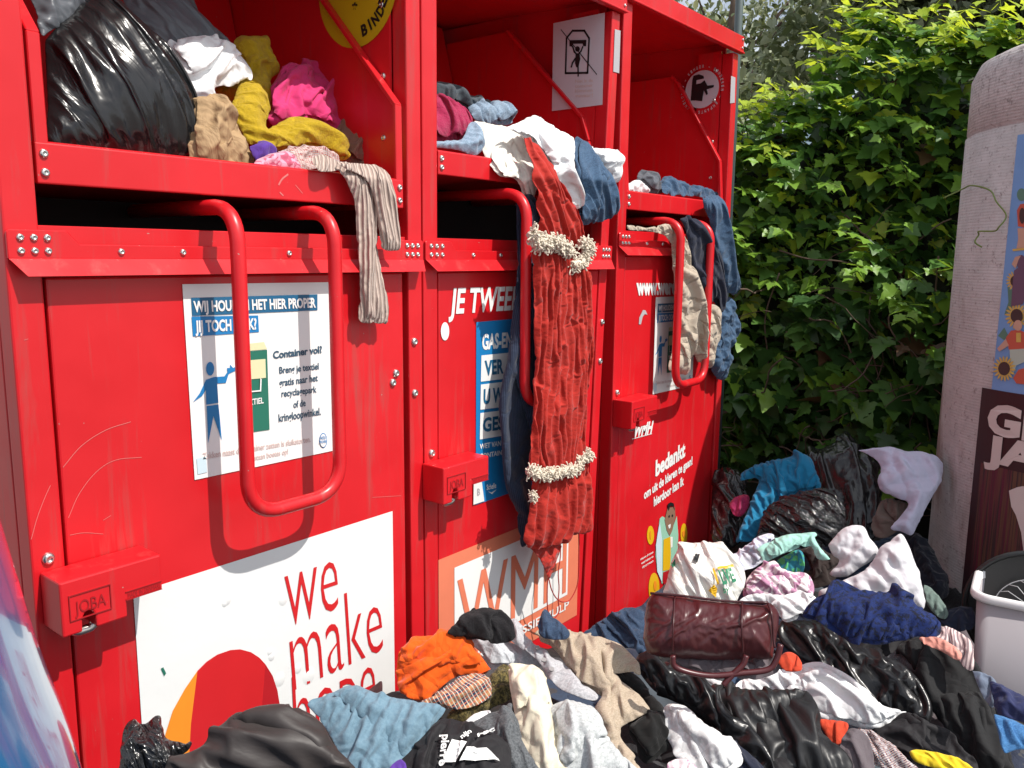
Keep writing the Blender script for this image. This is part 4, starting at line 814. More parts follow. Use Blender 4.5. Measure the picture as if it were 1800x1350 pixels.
# --- second hopper
hop('slate_cloth', 'clothing', 'slate grey cloth along the back of the middle hopper', 'B', [(120, 455), (250, 478), (330, 500), (400, 518), (480, 545), (490, 580), (400, 610), (300, 560), (160, 530)], SLT, .24, 30, fold=10, B=.025)
hop('pink_towel', 'towel', 'raspberry pink towel in the middle hopper behind the red post', 'B', [(120, 530), (165, 510), (215, 500), (300, 538), (350, 575), (385, 640), (370, 720), (330, 745), (250, 750), (120, 745)], PNKT, .12, 25, fold=70, pleat=.5, grow=.2, B=.025)
hop('denim_shorts', 'clothing', 'light denim shorts folded on the lip of the middle hopper', 'B', [(120, 752), (250, 742), (330, 735), (365, 660), (392, 645), (428, 715), (435, 795), (405, 825), (360, 812), (290, 790), (120, 775)], DENL, .03, 20, fold=60, ex=.15, B=.025, w=.03)
hop('denim_shirt', 'clothing', 'crumpled pale denim shirt at the back of the middle hopper', 'B', [(362, 565), (400, 545), (460, 555), (510, 572), (560, 568), (592, 605), (592, 650), (560, 668), (480, 665), (420, 650), (380, 610)], DENL, .20, 30, fold=60, pleat=.5, grow=.3, B=.045)
cloth('white_blouse', 'clothing', 'cream white blouse hanging over the middle hopper lip beside the handle bend', 'B', [(395, 635), (450, 645), (520, 660), (580, 670), (640, 715), (665, 760), (685, 830), (705, 900), (712, 970), (700, 1055), (660, 1050), (640, 990), (610, 940), (560, 935), (520, 920), (480, 870), (440, 800), (428, 720)], WHC2, mode='wall', y=-.03, drape=(1.93, 1.0), fold=70, pleat=.5, grow=.25, bend=4, B=.018, w=.03)
cloth('white_shirt', 'clothing', 'long white shirt draped across the top of the rust red dress', 'B', [(560, 672), (640, 640), (700, 612), (745, 630), (800, 665), (880, 710), (915, 760), (922, 860), (935, 930), (962, 1020), (955, 1090), (915, 1112), (880, 1080), (860, 1000), (820, 930), (775, 850), (720, 780), (640, 710)], WHC, mode='wall', y=-.085, drape=(1.96, .8), fold=62, pleat=.5, grow=.25, bend=4, B=.025, w=.035)
cloth('denim_skirt', 'clothing', 'blue denim garment with frayed hem over the right of the middle hopper', 'B', [(918, 790), (935, 720), (985, 765), (1040, 830), (1095, 910), (1140, 1000), (1162, 1095), (1130, 1140), (1070, 1168), (1000, 1185), (945, 1180), (945, 1080), (958, 1020), (930, 900)], DEN, mode='wall', y=-.07, drape=(1.95, .7), fold=72, pleat=.6, grow=.15, bend=6, B=.025, w=.035)
cloth('white_singlet', 'clothing', 'white top behind the frayed denim at the middle hopper', 'B', [(985, 770), (1060, 782), (1125, 786), (1157, 830), (1145, 890), (1130, 960), (1110, 970), (1060, 870)], WHC, mode='wall', y=-.03, fold=110, ex=.2, B=.018)
cloth('navy_shirt', 'clothing', 'dark navy pinstripe shirt hanging behind the middle container handle', 'p', [(905, 345), (942, 350), (944, 470), (940, 600), (938, 700), (936, 800), (932, 880), (925, 950), (914, 958), (906, 900), (892, 850), (886, 760), (884, 700), (890, 640), (898, 560), (908, 470)], SHIRTB, mode='wall', y=-.055, fold=88, pleat=.4, grow=.08, bend=8, B=.015, w=.03)
dress = thing('red_dress', W(975, 640, -.12), 'long rust red crochet dress with cream woolly trims hanging over the middle container', 'dress')
def dr(lab, t, poly, mat, y, **k): return cloth(k.pop('nm', 'skirt_panel'), 'dress', lab, t, poly, mat, mode='wall', y=y, parent=dress, **k)
dr('gathered upper part of the dress', 'H', [(415, 120), (450, 115), (520, 190), (600, 300), (680, 420), (760, 560), (830, 690), (880, 800), (930, 960), (965, 1160), (960, 1200), (880, 1190), (760, 1160), (560, 1120), (500, 1080), (530, 900), (520, 700), (500, 560), (470, 400), (440, 250)], RUSTP, -.105, nm='bodice', fold=72, pleat=.7, grow=.08, pin=2, wave=.016, wl=.028, h=.0062, bend=3.5, B=.02, w=.03, drape=(1.93, .6))
dr('crochet panel with vertical ribs', 'p', [(934, 440), (965, 432), (1000, 455), (1032, 478), (1034, 540), (1034, 640), (1026, 700), (1022, 790), (1030, 830), (1000, 840), (960, 842), (926, 838), (934, 740), (937, 640), (936, 540)], RUST, -.135, fold=91, pleat=.9, grow=.10, pin=2, wave=.014, wl=.026, B=.010, w=.03, bend=3.5, h=.0062, layer=False)
dr('lower crochet hem panel', 'p', [(932, 832), (980, 836), (1026, 826), (1030, 870), (1036, 930), (1000, 940), (985, 955), (922, 962), (926, 900)], RUST, -.125, fold=95, grow=.2, pleat=.4, pin=2, wave=.012, wl=.05, B=.02, w=.03)
dr('pointed red lining below the hem', 'DR', [(240, 822), (350, 830), (470, 815), (455, 880), (425, 960), (392, 1045), (370, 1000), (330, 910), (290, 860)], RUSTP, -.11, nm='lining', fold=90, grow=.12, bend=10, pin=2, B=.010, w=.02, h=.006)
def trim(pts, y, r, label, n=260):
    n = int(n * 1.8)
    s = MB(); P = smooth_path([W(*p, y) for p in pts], 8); g = np.random.default_rng(len(P) + n)
    s.tube(P, [r * .88] * len(P), 10)
    for k in range(n):
        i = g.integers(0, len(P)); d = g.normal(size=3); d[1] = -abs(d[1]); d = d / np.linalg.norm(d); c = P[i] + d * r * .6 + g.normal(size=3) * r * .15
        a = g.normal(size=3); a = a / np.linalg.norm(a); q = [c, c + d * r * .35 + a * r * .2, c + d * r * .5 + a * r * .55, c + d * r * .25 + a * r * .8]
        s.tube(smooth_path(q, 2), r * .13, 5)
    o = s.build('wool_trim', TRIM, dress, True); return o
trim([(934, 410), (945, 430), (965, 425), (985, 432), (1000, 445)], -.165, .020, 'a'); trim([(1005, 468), (1022, 460), (1032, 440), (1030, 432), (1022, 428)], -.15, .019, 'b', 200)
trim([(930, 828), (955, 833), (985, 830), (1012, 824)], -.165, .017, 'c'); trim([(1012, 818), (1022, 804), (1035, 800)], -.15, .017, 'd', 140); trim([(934, 868), (937, 878)], -.16, .012, 'e', 60)
s = MB(); s.tube(smooth_path([W(*CR['DR'](*p), -.10) for p in ((470, 810), (468, 900), (455, 1000), (460, 1100), (455, 1190), (462, 1250), (430, 1300), (400, 1290), (385, 1240), (382, 1150), (385, 1060), (392, 1040), (410, 1110), (440, 1165), (480, 1192), (530, 1180), (575, 1100), (590, 1000), (592, 860), (590, 730))], 6), .0022, 6)
s.build('tie_cord', RUSTP, dress, True)

# --- third hopper
hop('white_vest', 'clothing', 'white vest at the left end of the farthest hopper', 'S', [(72, 125), (110, 95), (150, 110), (190, 150), (195, 172), (120, 158), (65, 152)], WHC, 0.06, 30, B=.018, w=.03)
hop('grey_jersey', 'clothing', 'rolled dark grey jersey on the farthest hopper lip', 'S', [(125, 100), (160, 55), (195, 58), (240, 95), (280, 130), (285, 168), (215, 172), (185, 150), (150, 110)], c_('charcoal_jersey', (.10, .11, .13)), .08, 30, fold=30, B=.025)
jn = thing('blue_jeans', W(1260, 480, -.05), 'faded blue jeans hanging over the right end of the farthest hopper', 'jeans')
cloth('waist', 'jeans', 'waist of the jeans lying in the hopper', 'S', [(270, 95), (300, 80), (400, 115), (500, 140), (600, 170), (608, 195), (520, 195), (420, 185), (330, 178), (285, 165)], DEN, mode='wall', y=.05, lean=45, fold=10, ex=.15, B=.018, parent=jn)
cloth('trouser_leg', 'jeans', 'upper leg', 'S', [(520, 190), (600, 180), (635, 230), (655, 330), (665, 430), (680, 520), (710, 620), (735, 690), (728, 750), (690, 770), (640, 720), (615, 620), (590, 520), (575, 440), (560, 340), (545, 290), (525, 250)], DEN, mode='wall', y=-.05, fold=80, pleat=.5, grow=.12, B=.035, w=.03, drape=(1.93, .5), parent=jn)
cloth('trouser_leg', 'jeans', 'crumpled lower leg', 'S', [(600, 890), (640, 830), (680, 780), (692, 870), (715, 950), (700, 1020), (672, 1080), (665, 1180), (640, 1270), (600, 1262), (560, 1190), (570, 1100), (590, 1020), (605, 950)], DEN, mode='wall', y=-.035, fold=60, ex=.3, ey=.2, B=.035, w=.03, parent=jn)
cloth('navy_jumper', 'clothing', 'dark navy top pulled out under the farthest hopper lip', 'S', [(385, 320), (420, 310), (480, 325), (530, 370), (560, 430), (580, 500), (610, 590), (625, 700), (640, 790), (612, 900), (580, 790), (520, 850), (490, 780), (478, 680), (450, 570), (435, 470), (420, 390)], NAV, mode='wall', y=-.06, fold=70, pleat=.45, grow=.12, B=.018, w=.03)
cargo = thing('cargo_trousers', W(1200, 560, -.07), 'beige cargo trousers trailing out of the farthest container past its handle', 'trousers')
cloth('trouser_leg', 'trousers', 'upper leg in the slot', 'S', [(70, 355), (140, 362), (190, 372), (270, 355), (330, 345), (400, 400), (430, 470), (442, 560), (470, 600), (440, 640), (350, 640), (340, 560), (330, 470), (300, 425), (260, 405), (180, 392), (80, 385)], CARGO, mode='wall', y=-.05, fold=75, pleat=.35, grow=.2, B=.018, w=.03, parent=cargo)
cloth('trouser_leg', 'trousers', 'hanging leg', 'S', [(345, 600), (440, 600), (478, 680), (500, 780), (515, 880), (560, 830), (590, 850), (608, 950), (595, 1040), (565, 1140), (545, 1200), (520, 1190), (455, 1115), (430, 1150), (410, 1240), (330, 1210), (345, 1050), (350, 850)], CARGO, mode='wall', y=-.065, fold=80, pleat=.35, grow=.3, layer=False, B=.035, w=.03, parent=cargo)

# ------------------------------------------------------------------ hedge of climbing plants, trees behind
def leaf_mat(name, c, tr=.3, rough=.42):
    mt, nt, bs = newmat(name); tc = nt.nodes.new('ShaderNodeTexCoord'); f = noise(nt, tc.outputs['Object'], 9, 3)
    col = mixc(nt, f, [q * .7 for q in c], [q * 1.25 for q in c]); nt.links.new(col, bs.inputs['Base Color']); bs.inputs['Roughness'].default_value = rough; bs.inputs['Specular IOR Level'].default_value = .45
    t = nt.nodes.new('ShaderNodeBsdfTranslucent'); nt.links.new(mixc(nt, .5, col, [min(1, c[0] * 2.2), min(1, c[1] * 1.8), c[2]]), t.inputs['Color']); mx = nt.nodes.new('ShaderNodeMixShader'); mx.inputs[0].default_value = tr
    nt.links.new(bs.outputs[0], mx.inputs[1]); nt.links.new(t.outputs[0], mx.inputs[2]); nt.links.new(mx.outputs[0], nt.nodes['Material Output'].inputs['Surface']); return mt
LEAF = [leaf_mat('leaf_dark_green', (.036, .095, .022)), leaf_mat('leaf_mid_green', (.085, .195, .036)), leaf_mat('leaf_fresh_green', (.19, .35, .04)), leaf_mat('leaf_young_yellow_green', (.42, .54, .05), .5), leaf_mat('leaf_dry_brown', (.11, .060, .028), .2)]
STEM = flat('vine_stem', (.10, .065, .045), .8, var=.3); STEMG = flat('green_tendril', (.16, .22, .05), .6)
half = [(.0, -.02), (.16, -.10), (.34, -.06), (.30, .06), (.50, .10), (.62, .30), (.47, .32), (.40, .44), (.30, .46), (.27, .62), (.17, .74), (.10, .92), (.0, 1.05)]
OUT = np.array(half + [(-x, y) for x, y in half[-2:0:-1]]); LV = np.vstack([[(0, .30)], [(0, .68)], OUT])
LZ = np.concatenate([[-.07], [-.03], np.array([-.05 * abs(y - .3) + .10 * abs(x) - .22 * (x * x) - .10 * max(0, y - .6) for x, y in OUT])])
nO = len(OUT); LF = []
for k in range(nO):
    a, b = k, (k + 1) % nO; up = OUT[a][1] + OUT[b][1] > 1.0; LF.append((1 if up else 0, a + 2, b + 2))
top_ = [k for k in range(nO) if OUT[k][1] + OUT[(k + 1) % nO][1] > 1.0]; LF += [(0, top_[0] + 2, 1), (0, 1, (top_[-1] + 1) % nO + 2)]
def leaves(name, C_, Nn, T_, size, mi, mats, parent, LV=LV, LZ=LZ, LF=LF, curl=1.0):
    Nn = Nn / np.linalg.norm(Nn, axis=1, keepdims=True); T_ = T_ - Nn * (T_ * Nn).sum(1, keepdims=True); T_ = T_ / np.linalg.norm(T_, axis=1, keepdims=True); B_ = np.cross(T_, Nn); n = len(C_)
    V = C_[:, None] + size[:, None, None] * (LV[None, :, :1] * B_[:, None] + LV[None, :, 1:] * T_[:, None] + (LZ[None, :, None] * curl) * Nn[:, None]); m_ = len(LV)
    fs = np.array(LF); k = fs.shape[1]; Fa = (fs[None] + (np.arange(n) * m_)[:, None, None]).reshape(-1, k)
    me = bpy.data.meshes.new(name); V = V.reshape(-1, 3) - ORG[parent.name]; me.vertices.add(len(V)); me.vertices.foreach_set('co', V.ravel()); me.loops.add(Fa.size); me.loops.foreach_set('vertex_index', Fa.ravel())
    me.polygons.add(len(Fa)); me.polygons.foreach_set('loop_start', np.arange(0, Fa.size, k)); me.polygons.foreach_set('loop_total', np.full(len(Fa), k)); me.polygons.foreach_set('use_smooth', np.ones(len(Fa), bool))
    for q in mats: me.materials.append(q)
    me.polygons.foreach_set('material_index', np.repeat(mi, len(LF))); me.update(); me.validate(); o = bpy.data.objects.new(name, me); COL.objects.link(o); o.parent = parent; ORG[o.name] = ORG[parent.name]; return o
TY = [-3.2, -2.2, -1.5, -.92, -.66, -.5, -.26, -.08, .1, .23, .4, .58, 1.0, 1.8, 2.8]; TZ = [1.7 + (q - 1.7) * 1.09 for q in (2.5, 2.7, 2.75, 2.80, 2.76, 2.82, 2.93, 2.96, 2.84, 2.68, 2.55, 2.46, 2.4, 2.45, 2.4)]
hg = np.random.default_rng(21)
def htop(y): return np.interp(y, TY, TZ) + .05 * np.sin(y * 9 + 1) + .04 * np.sin(y * 23)
def hface(y, z): return 4.20 + .50 * np.clip((z - 1.25) / 1.6, 0, 1.2) + .16 * fnoise(y, z, 4.5, 301) + .10 * fnoise(y, z, 11, 302) + .10 * np.maximum(0, 1.0 - z) + .30 * np.clip((z - (htop(y) - .5)) / .5, 0, 1) ** 2
hedge = thing('climbing_hedge', (4.6, 0, 0), 'dense green hedge of lobed climbing leaves behind the farthest container and the column', 'hedge')
Cs, Ns, Ts, Ss, Ms = [], [], [], [], []
def put(c, n, t, s_, m_): Cs.append(c); Ns.append(n); Ts.append(t); Ss.append(s_); Ms.append(m_)
n1 = 9500
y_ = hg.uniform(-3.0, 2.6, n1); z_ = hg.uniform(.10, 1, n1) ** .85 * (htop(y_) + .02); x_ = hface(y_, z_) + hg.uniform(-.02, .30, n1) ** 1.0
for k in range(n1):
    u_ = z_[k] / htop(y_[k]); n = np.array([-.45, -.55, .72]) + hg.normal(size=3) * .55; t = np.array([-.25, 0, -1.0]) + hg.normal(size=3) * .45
    m_ = hg.choice(5, p=[.18, .44, .26, .10, .02] if u_ > .5 else [.46, .40, .10, .01, .03]); put([x_[k], y_[k], z_[k]], n, t, hg.uniform(.04, .125) * (1.3 if u_ < .5 else 1), m_)  # darker leaf mix low down paints the hedge's shaded lower half
shoots = MB()
for k in range(420):                                          # shoots growing out and arching over
    y0_ = hg.uniform(-2.9, 2.5); top = hg.random() < .55; z0_ = htop(y0_) - hg.uniform(0, .25) if top else hg.uniform(.5, 1) * htop(y0_); x0_ = hface(y0_, z0_) + .02
    d = np.array([-.5, hg.normal() * .6, .9 if top else .25]) + hg.normal(size=3) * .25; d = d / np.linalg.norm(d); L_ = hg.uniform(.22, .55) * (1 if top else .9); p = np.array([x0_, y0_, z0_]); P = [p]; nl = int(L_ / .038)
    for q in range(nl):
        d = d + np.array([-.02, 0, -.085]) + hg.normal(size=3) * .07; d = d / np.linalg.norm(d); p = p + d * .038; P.append(p); side = np.cross(d, (0, 0, 1)) * (1 if q % 2 else -1); fr = q / nl
        m_ = 3 if fr > .5 and top else (2 if fr > .45 or hg.random() < .25 else 1); 
        if fr > .85 and not top: m_ = 2
        put(p + side * .02, np.array([-.25, -.3, .9]) + side * .3 + hg.normal(size=3) * .3, side * .8 + d * .6 + np.array([-.1, 0, -.45]), (.115 - .07 * fr) * hg.uniform(.75, 1.15), m_)
    if k % 2 == 0: shoots.tube(P, [.004 - .0025 * q / len(P) for q in range(len(P))], 4)
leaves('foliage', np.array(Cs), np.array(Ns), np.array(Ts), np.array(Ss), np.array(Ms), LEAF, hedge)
tag(shoots.build('shoots', STEMG, hedge, True), kind='stuff')
s = MB()                                                       # added dark core: blocks see-through, inner shade put into its colour
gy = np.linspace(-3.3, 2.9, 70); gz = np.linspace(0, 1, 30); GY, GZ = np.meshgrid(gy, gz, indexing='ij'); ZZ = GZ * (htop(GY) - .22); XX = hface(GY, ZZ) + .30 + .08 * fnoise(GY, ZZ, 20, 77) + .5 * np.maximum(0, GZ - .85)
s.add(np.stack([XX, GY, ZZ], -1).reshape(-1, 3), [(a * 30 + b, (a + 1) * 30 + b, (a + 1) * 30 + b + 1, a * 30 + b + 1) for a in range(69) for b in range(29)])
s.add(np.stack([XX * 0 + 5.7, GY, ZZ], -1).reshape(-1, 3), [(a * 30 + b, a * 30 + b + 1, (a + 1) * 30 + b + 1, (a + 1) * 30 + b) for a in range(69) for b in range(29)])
s.build('dark_core', flat('hedge_core_shade', (.016, .020, .010), .95, var=.5, scale=12, bmp=.8), hedge, True)
s = MB()
for k in range(90):
    y0_ = hg.uniform(-1.2, 1.0); z0_ = hg.uniform(.2, 1.6); p = np.array([hface(y0_, z0_) + hg.uniform(-.02, .12), y0_, z0_]); d = hg.normal(size=3) * np.array([.15, 1, .8]); d = d / np.linalg.norm(d); P = [p]
    for q in range(14): d = d + hg.normal(size=3) * np.array([.1, .28, .28]); d = d / np.linalg.norm(d); p = p + d * .045; P.append(p.copy())
    s.tube(P, hg.uniform(.002, .006), 5)
for q in ([(1330, 740), (1350, 650), (1345, 560), (1370, 480)], [(1640, 800), (1625, 690), (1640, 560), (1650, 450)], [(1545, 480), (1480, 460), (1420, 455), (1370, 440)], [(1560, 720), (1530, 600), (1530, 520)], [(1615, 800), (1600, 740), (1640, 690)]):
    s.tube(smooth_path([WX(*p, 4.28) for p in q], 6), .005, 5)
tag(s.build('vine_stems', STEM, hedge, True), kind='stuff')
s = MB(); po = CR['PO']
P = smooth_path([WX(*po(-110, 345), 3.3)] + [cyl(*cpx(*po(*p)), .02 + .02 * (k % 2)) for k, p in enumerate([(0, 305), (70, 287), (130, 310), (180, 365), (205, 430), (190, 485), (150, 503), (100, 505), (78, 520), (82, 555), (92, 580)])], 6)
s.tube(P, .0032, 6); s.build('tendril', STEMG, hedge, True)
def tree(name, label, x, y, zc, rad, n, seed, cols, lean=0):
    g = np.random.default_rng(seed); root = thing(name, (x, y, 0), label, 'tree', 'trees behind the hedge'); s = MB(); s.tube(smooth_path([(x, y, 0), (x + .1, y, zc * .4), (x - .05 + lean, y + .1, zc * .8), (x + lean, y, zc + rad[2] * .4)], 5), [.20 - .008 * k for k in range(16)], 9)
    cl = []
    for k in range(26):
        a = g.normal(size=3); a = a / np.linalg.norm(a) * g.uniform(.3, .95); c = np.array([x + lean, y, zc]) + a * np.array(rad); cl.append((c, g.uniform(.35, .8)))
        s.tube(smooth_path([(x + lean * .6, y, zc * .75), .5 * (np.array([x + lean, y, zc - .2]) + c) + g.normal(size=3) * .15, c], 4), [.05, .045, .04, .035, .03, .025, .02, .015, .01][:9], 5)
    s.build('trunk', STEM, root, True); C_ = []
    for k in range(n):
        c, r_ = cl[g.integers(0, len(cl))]; d = g.normal(size=3); d = d / np.linalg.norm(d); C_.append(c + d * r_ * g.uniform(.35, 1.05) * np.array([1.25, 1.25, .9]))
    C_ = np.array(C_); Nn = g.normal(size=(n, 3)) * .8 + np.array([-.2, -.2, .5]); T_ = g.normal(size=(n, 3)) + np.array([0, 0, -.5])
    lv = np.array([(0, 0), (.22, .3), (.2, .65), (0, 1.0), (-.2, .65), (-.22, .3)]); lz = np.array([0, .04, .03, -.08, .03, .04]); lf = [(0, 1, 2, 3), (0, 3, 4, 5)]
    leaves('crown', C_, Nn, T_, g.uniform(.10, .19, n), g.choice(len(cols), n), cols, root, lv, lz, lf)
TL = [leaf_mat('tree_leaf_grey_green', (.15, .19, .10), .3, .5), leaf_mat('tree_leaf_olive', (.09, .12, .05), .3, .5), leaf_mat('tree_leaf_pale', (.26, .30, .19), .3, .5)]
tree('broadleaf_tree', 'grey green tree filling the sky above the middle of the hedge', 9.6, .4, 4.6, (2.1, 2.2, 2.5), 17000, 5, TL)
tree('broadleaf_tree', 'olive tree crown rising behind the concrete column', 9.2, -2.6, 4.4, (2.1, 2.1, 2.4), 17000, 6, TL)
tree('broadleaf_tree', 'thin pale tree beside the dark grey pole with sky showing through', 12.5, 4.3, 5.0, (2.2, 2.0, 2.4), 8000, 8, TL)

# ------------------------------------------------------------------ the heap on the ground
# underneath: the mass of clothes nobody can count
mt, nt, bs = newmat('mixed_dark_clothes'); tc = nt.nodes.new('ShaderNodeTexCoord')
vo = N_(nt, 'ShaderNodeTexVoronoi', Scale=6.5); dn = N_(nt, 'ShaderNodeTexNoise', Scale=5, Detail=4); nt.links.new(tc.outputs['Object'], dn.inputs['Vector'])
vm = nt.nodes.new('ShaderNodeMix'); vm.data_type = 'VECTOR'; vm.inputs[0].default_value = .3; nt.links.new(tc.outputs['Object'], vm.inputs[4]); nt.links.new(dn.outputs['Color'], vm.inputs[5]); nt.links.new(vm.outputs[1], vo.inputs['Vector'])
rp = nt.nodes.new('ShaderNodeValToRGB'); rp.color_ramp.interpolation = 'CONSTANT'; e = rp.color_ramp.elements; e[0].color = (.012, .012, .014, 1); e[1].position = .3; e[1].color = (.016, .022, .045, 1)
for p, c in ((.5, (.05, .05, .055, 1)), (.65, (.010, .010, .010, 1)), (.8, (.03, .05, .09, 1)), (.9, (.07, .05, .045, 1))): q = e.new(p); q.color = c
nt.links.new(vo.outputs['Color'], rp.inputs['Fac']); nt.links.new(rp.outputs['Color'], bs.inputs['Base Color']); bs.inputs['Roughness'].default_value = .9
bump(nt, bs, noise(nt, tc.outputs['Object'], 14, 5, .6, 1.2), .8, .03)
nx, ny = 230, 90; gx = np.linspace(-.15, 4.5, nx); gy = np.linspace(-1.75, -.03, ny); GX, GY = np.meshgrid(gx, gy, indexing='ij')
HH = pileH(GX, GY) - .12 + .03 * fnoise(GX, GY, 14, 91) + .02 * fnoise(GX, GY, 34, 92)
fade = np.clip((GX + .15) / .1, 0, 1) * np.clip((4.5 - GX) / .4, 0, 1) * np.clip((GY + 1.75) / .35, 0, 1); ins_col = np.hypot(GX - CC[0], GY - CC[1]) < CRAD + .02
HH = np.maximum(.006, HH * fade); s = MB(); s.add(np.stack([GX, GY, HH], -1).reshape(-1, 3), [(a * ny + b, (a + 1) * ny + b, (a + 1) * ny + b + 1, a * ny + b + 1) for a in range(nx - 1) for b in range(ny - 1) if not (ins_col[a, b] or ins_col[a + 1, b + 1])])
tag(s.build('clothes_heap', mt, None, True), 'mass of dark mixed clothes under the separate garments of the heap', 'clothes heap', kind='stuff')

# back of the heap, in the shade of the column
heap('rubbish_bag', 'bag', 'black bin bag against the hedge by the farthest container corner', 'D', [(165, 385), (230, 370), (300, 385), (340, 440), (330, 520), (345, 600), (310, 740), (250, 800), (160, 770), (150, 560)], BAG, B=.10, w=.08, bend=3, grow=.25, pleat=.4, fold=70, depth=3.75)
heap('pink_cloth', 'clothing', 'small magenta cloth beside the blue jacket', 'D', [(245, 555), (275, 525), (320, 508), (352, 520), (348, 575), (310, 625), (265, 615)], MAGE, depth=3.62, B=.02)
heap('rubbish_bag', 'bag', 'tall black bin bag with knotted top between the blue jacket and the lilac quilt', 'D', [(590, 330), (660, 290), (770, 255), (830, 205), (860, 180), (900, 215), (960, 280), (1045, 352), (1030, 400), (1045, 500), (1050, 600), (1010, 740), (880, 740), (760, 560), (650, 420)], BAG, B=.10, w=.08, bend=3, grow=.25, pleat=.5, fold=80, depth=3.85)
heap('blue_jacket', 'jacket', 'turquoise blue jacket lying on black bags near the hedge', 'D', [(302, 440), (310, 395), (370, 365), (440, 345), (510, 330), (575, 312), (620, 300), (660, 325), (690, 385), (732, 460), (705, 492), (630, 505), (560, 530), (500, 560), (450, 600), (420, 660), (395, 715), (360, 757), (288, 752), (310, 670), (345, 590), (375, 510), (400, 425)], TEE, fold=70, pleat=.35, grow=.4, bend=8, B=.03, depth=3.55)
heap('rubbish_bag', 'bag', 'glossy black and brown bin bag in front of the blue jacket', 'D', [(392, 720), (425, 610), (490, 545), (580, 510), (680, 485), (745, 485), (810, 520), (850, 580), (862, 660), (830, 760), (720, 790), (620, 790), (520, 740), (440, 710)], BAGS, B=.07, w=.06, bend=2.5, grow=.3, pleat=.5, fold=30, depth=3.36)
heap('brown_card', 'paper bag', 'brown paper packaging under the lilac quilt', 'D', [(1035, 600), (1060, 540), (1130, 550), (1190, 570), (1160, 640), (1110, 720), (1040, 740), (1020, 680)], BRNP, depth=3.55, B=.02, grow=.3)
heap('quilted_blanket', 'blanket', 'pale lilac quilted blanket in the shade against the column', 'D', [(925, 275), (1000, 268), (1085, 266), (1190, 282), (1310, 300), (1368, 345), (1362, 440), (1330, 500), (1280, 590), (1240, 670), (1208, 726), (1150, 705), (1095, 690), (1150, 620), (1190, 555), (1130, 530), (1060, 500), (1025, 440), (1045, 370), (1010, 320)], LIL, fold=20, grow=.10, bend=25, B=.05, w=.05, h=.0085, relief=quilt(.005, 42), depth=3.52)
heap('rubbish_bag', 'bag', 'dark navy bag behind the white quilt beside the column foot', 'D', [(1150, 740), (1230, 720), (1300, 770), (1350, 860), (1400, 970), (1395, 1050), (1300, 1060), (1220, 960)], c_('navy_bag_cloth', (.008, .010, .018)), B=.07, w=.06, depth=3.45)
heap('dark_sweater', 'clothing', 'dark brown sweater between the pastel clothes and the white quilt', 'D', [(620, 800), (700, 790), (790, 830), (860, 880), (800, 960), (740, 1010), (690, 1010), (680, 900)], c_('dark_brown_cloth', (.030, .020, .018)), depth=3.2)
heap('lavender_shirt', 'clothing', 'pale lavender shirt next to the white carrier bag', 'D', [(255, 835), (330, 780), (400, 738), (455, 722), (490, 735), (450, 800), (440, 850), (390, 890), (340, 940), (310, 980), (280, 900)], LAV, fold=40, depth=3.18)
heap('mint_jumper', 'clothing', 'mint green baby top on the bright pastel clothes', 'D', [(425, 810), (460, 770), (520, 735), (600, 722), (640, 712), (690, 735), (720, 780), (760, 830), (772, 858), (715, 852), (680, 800), (640, 790), (590, 800), (530, 840), (480, 856), (440, 842)], MNT, fold=60, depth=3.02, B=.02)
heap('green_shorts', 'clothing', 'bright green printed shorts under the mint baby top', 'D', [(490, 860), (540, 830), (600, 800), (635, 815), (645, 880), (630, 930), (570, 920), (520, 900)], GRP, depth=3.06, B=.015)
heap('baby_clothes', 'clothing', 'pink and white printed baby clothes in front of the mint top', 'D', [(318, 1000), (340, 950), (380, 905), (440, 870), (490, 858), (530, 905), (590, 915), (655, 925), (690, 975), (685, 1045), (600, 1065), (480, 1070), (330, 1060)], BABY, fold=40, grow=.6, depth=2.9)
heap('white_quilt', 'quilt', 'folded corner of white quilting standing up behind the navy fleece', 'D', [(765, 775), (815, 715), (862, 678), (950, 672), (985, 730), (1035, 800), (1010, 850), (930, 900), (860, 945), (770, 930), (830, 860), (790, 830)], QWH, fold=60, grow=.06, bend=30, B=.03, h=.0075, relief=quilt(.005, 42), depth=2.98, tilt=.85)
heap('white_quilt', 'quilt', 'large white diamond quilted mattress cover behind the navy fleece', 'D', [(715, 1020), (800, 980), (900, 940), (980, 890), (1040, 795), (1095, 755), (1150, 712), (1190, 770), (1220, 850), (1250, 940), (1275, 1050), (1262, 1120), (1100, 1100), (900, 1080), (730, 1075)], QWH, fold=20, grow=.08, bend=30, B=.04, h=.0075, relief=quilt(.0055, 42), depth=2.88, tilt=.8)
heap('carrier_bag', 'bag', 'white plastic carrier bag with green and yellow print behind the maroon handbag', 'E', [(165, 235), (182, 195), (205, 100), (240, 35), (270, 15), (335, 10), (400, 12), (450, 30), (485, 60), (520, 130), (532, 190), (510, 260), (480, 300), (400, 310), (250, 300)], BAGW, fold=60, pleat=.3, grow=.3, bend=8, B=.06, w=.05, depth=2.82, tilt=.75)
heap('white_blouse', 'clothing', 'white blouse under the pastel baby clothes', 'E', [(505, 275), (560, 245), (640, 245), (730, 250), (820, 245), (862, 262), (845, 320), (790, 350), (725, 372), (690, 340), (640, 290)], WHC, depth=2.74, fold=30)
heap('green_cloth', 'clothing', 'grey green cloth beside the navy fleece and the tub', 'E', [(1345, 200), (1380, 215), (1440, 285), (1460, 330), (1440, 360), (1390, 330), (1350, 270)], GRGN, depth=2.9)
heap('navy_shorts', 'clothing', 'dark navy shorts crumpled next to the tub', 'E', [(1430, 350), (1470, 310), (1540, 300), (1575, 330), (1570, 400), (1510, 420), (1440, 395)], NAV, depth=2.85)
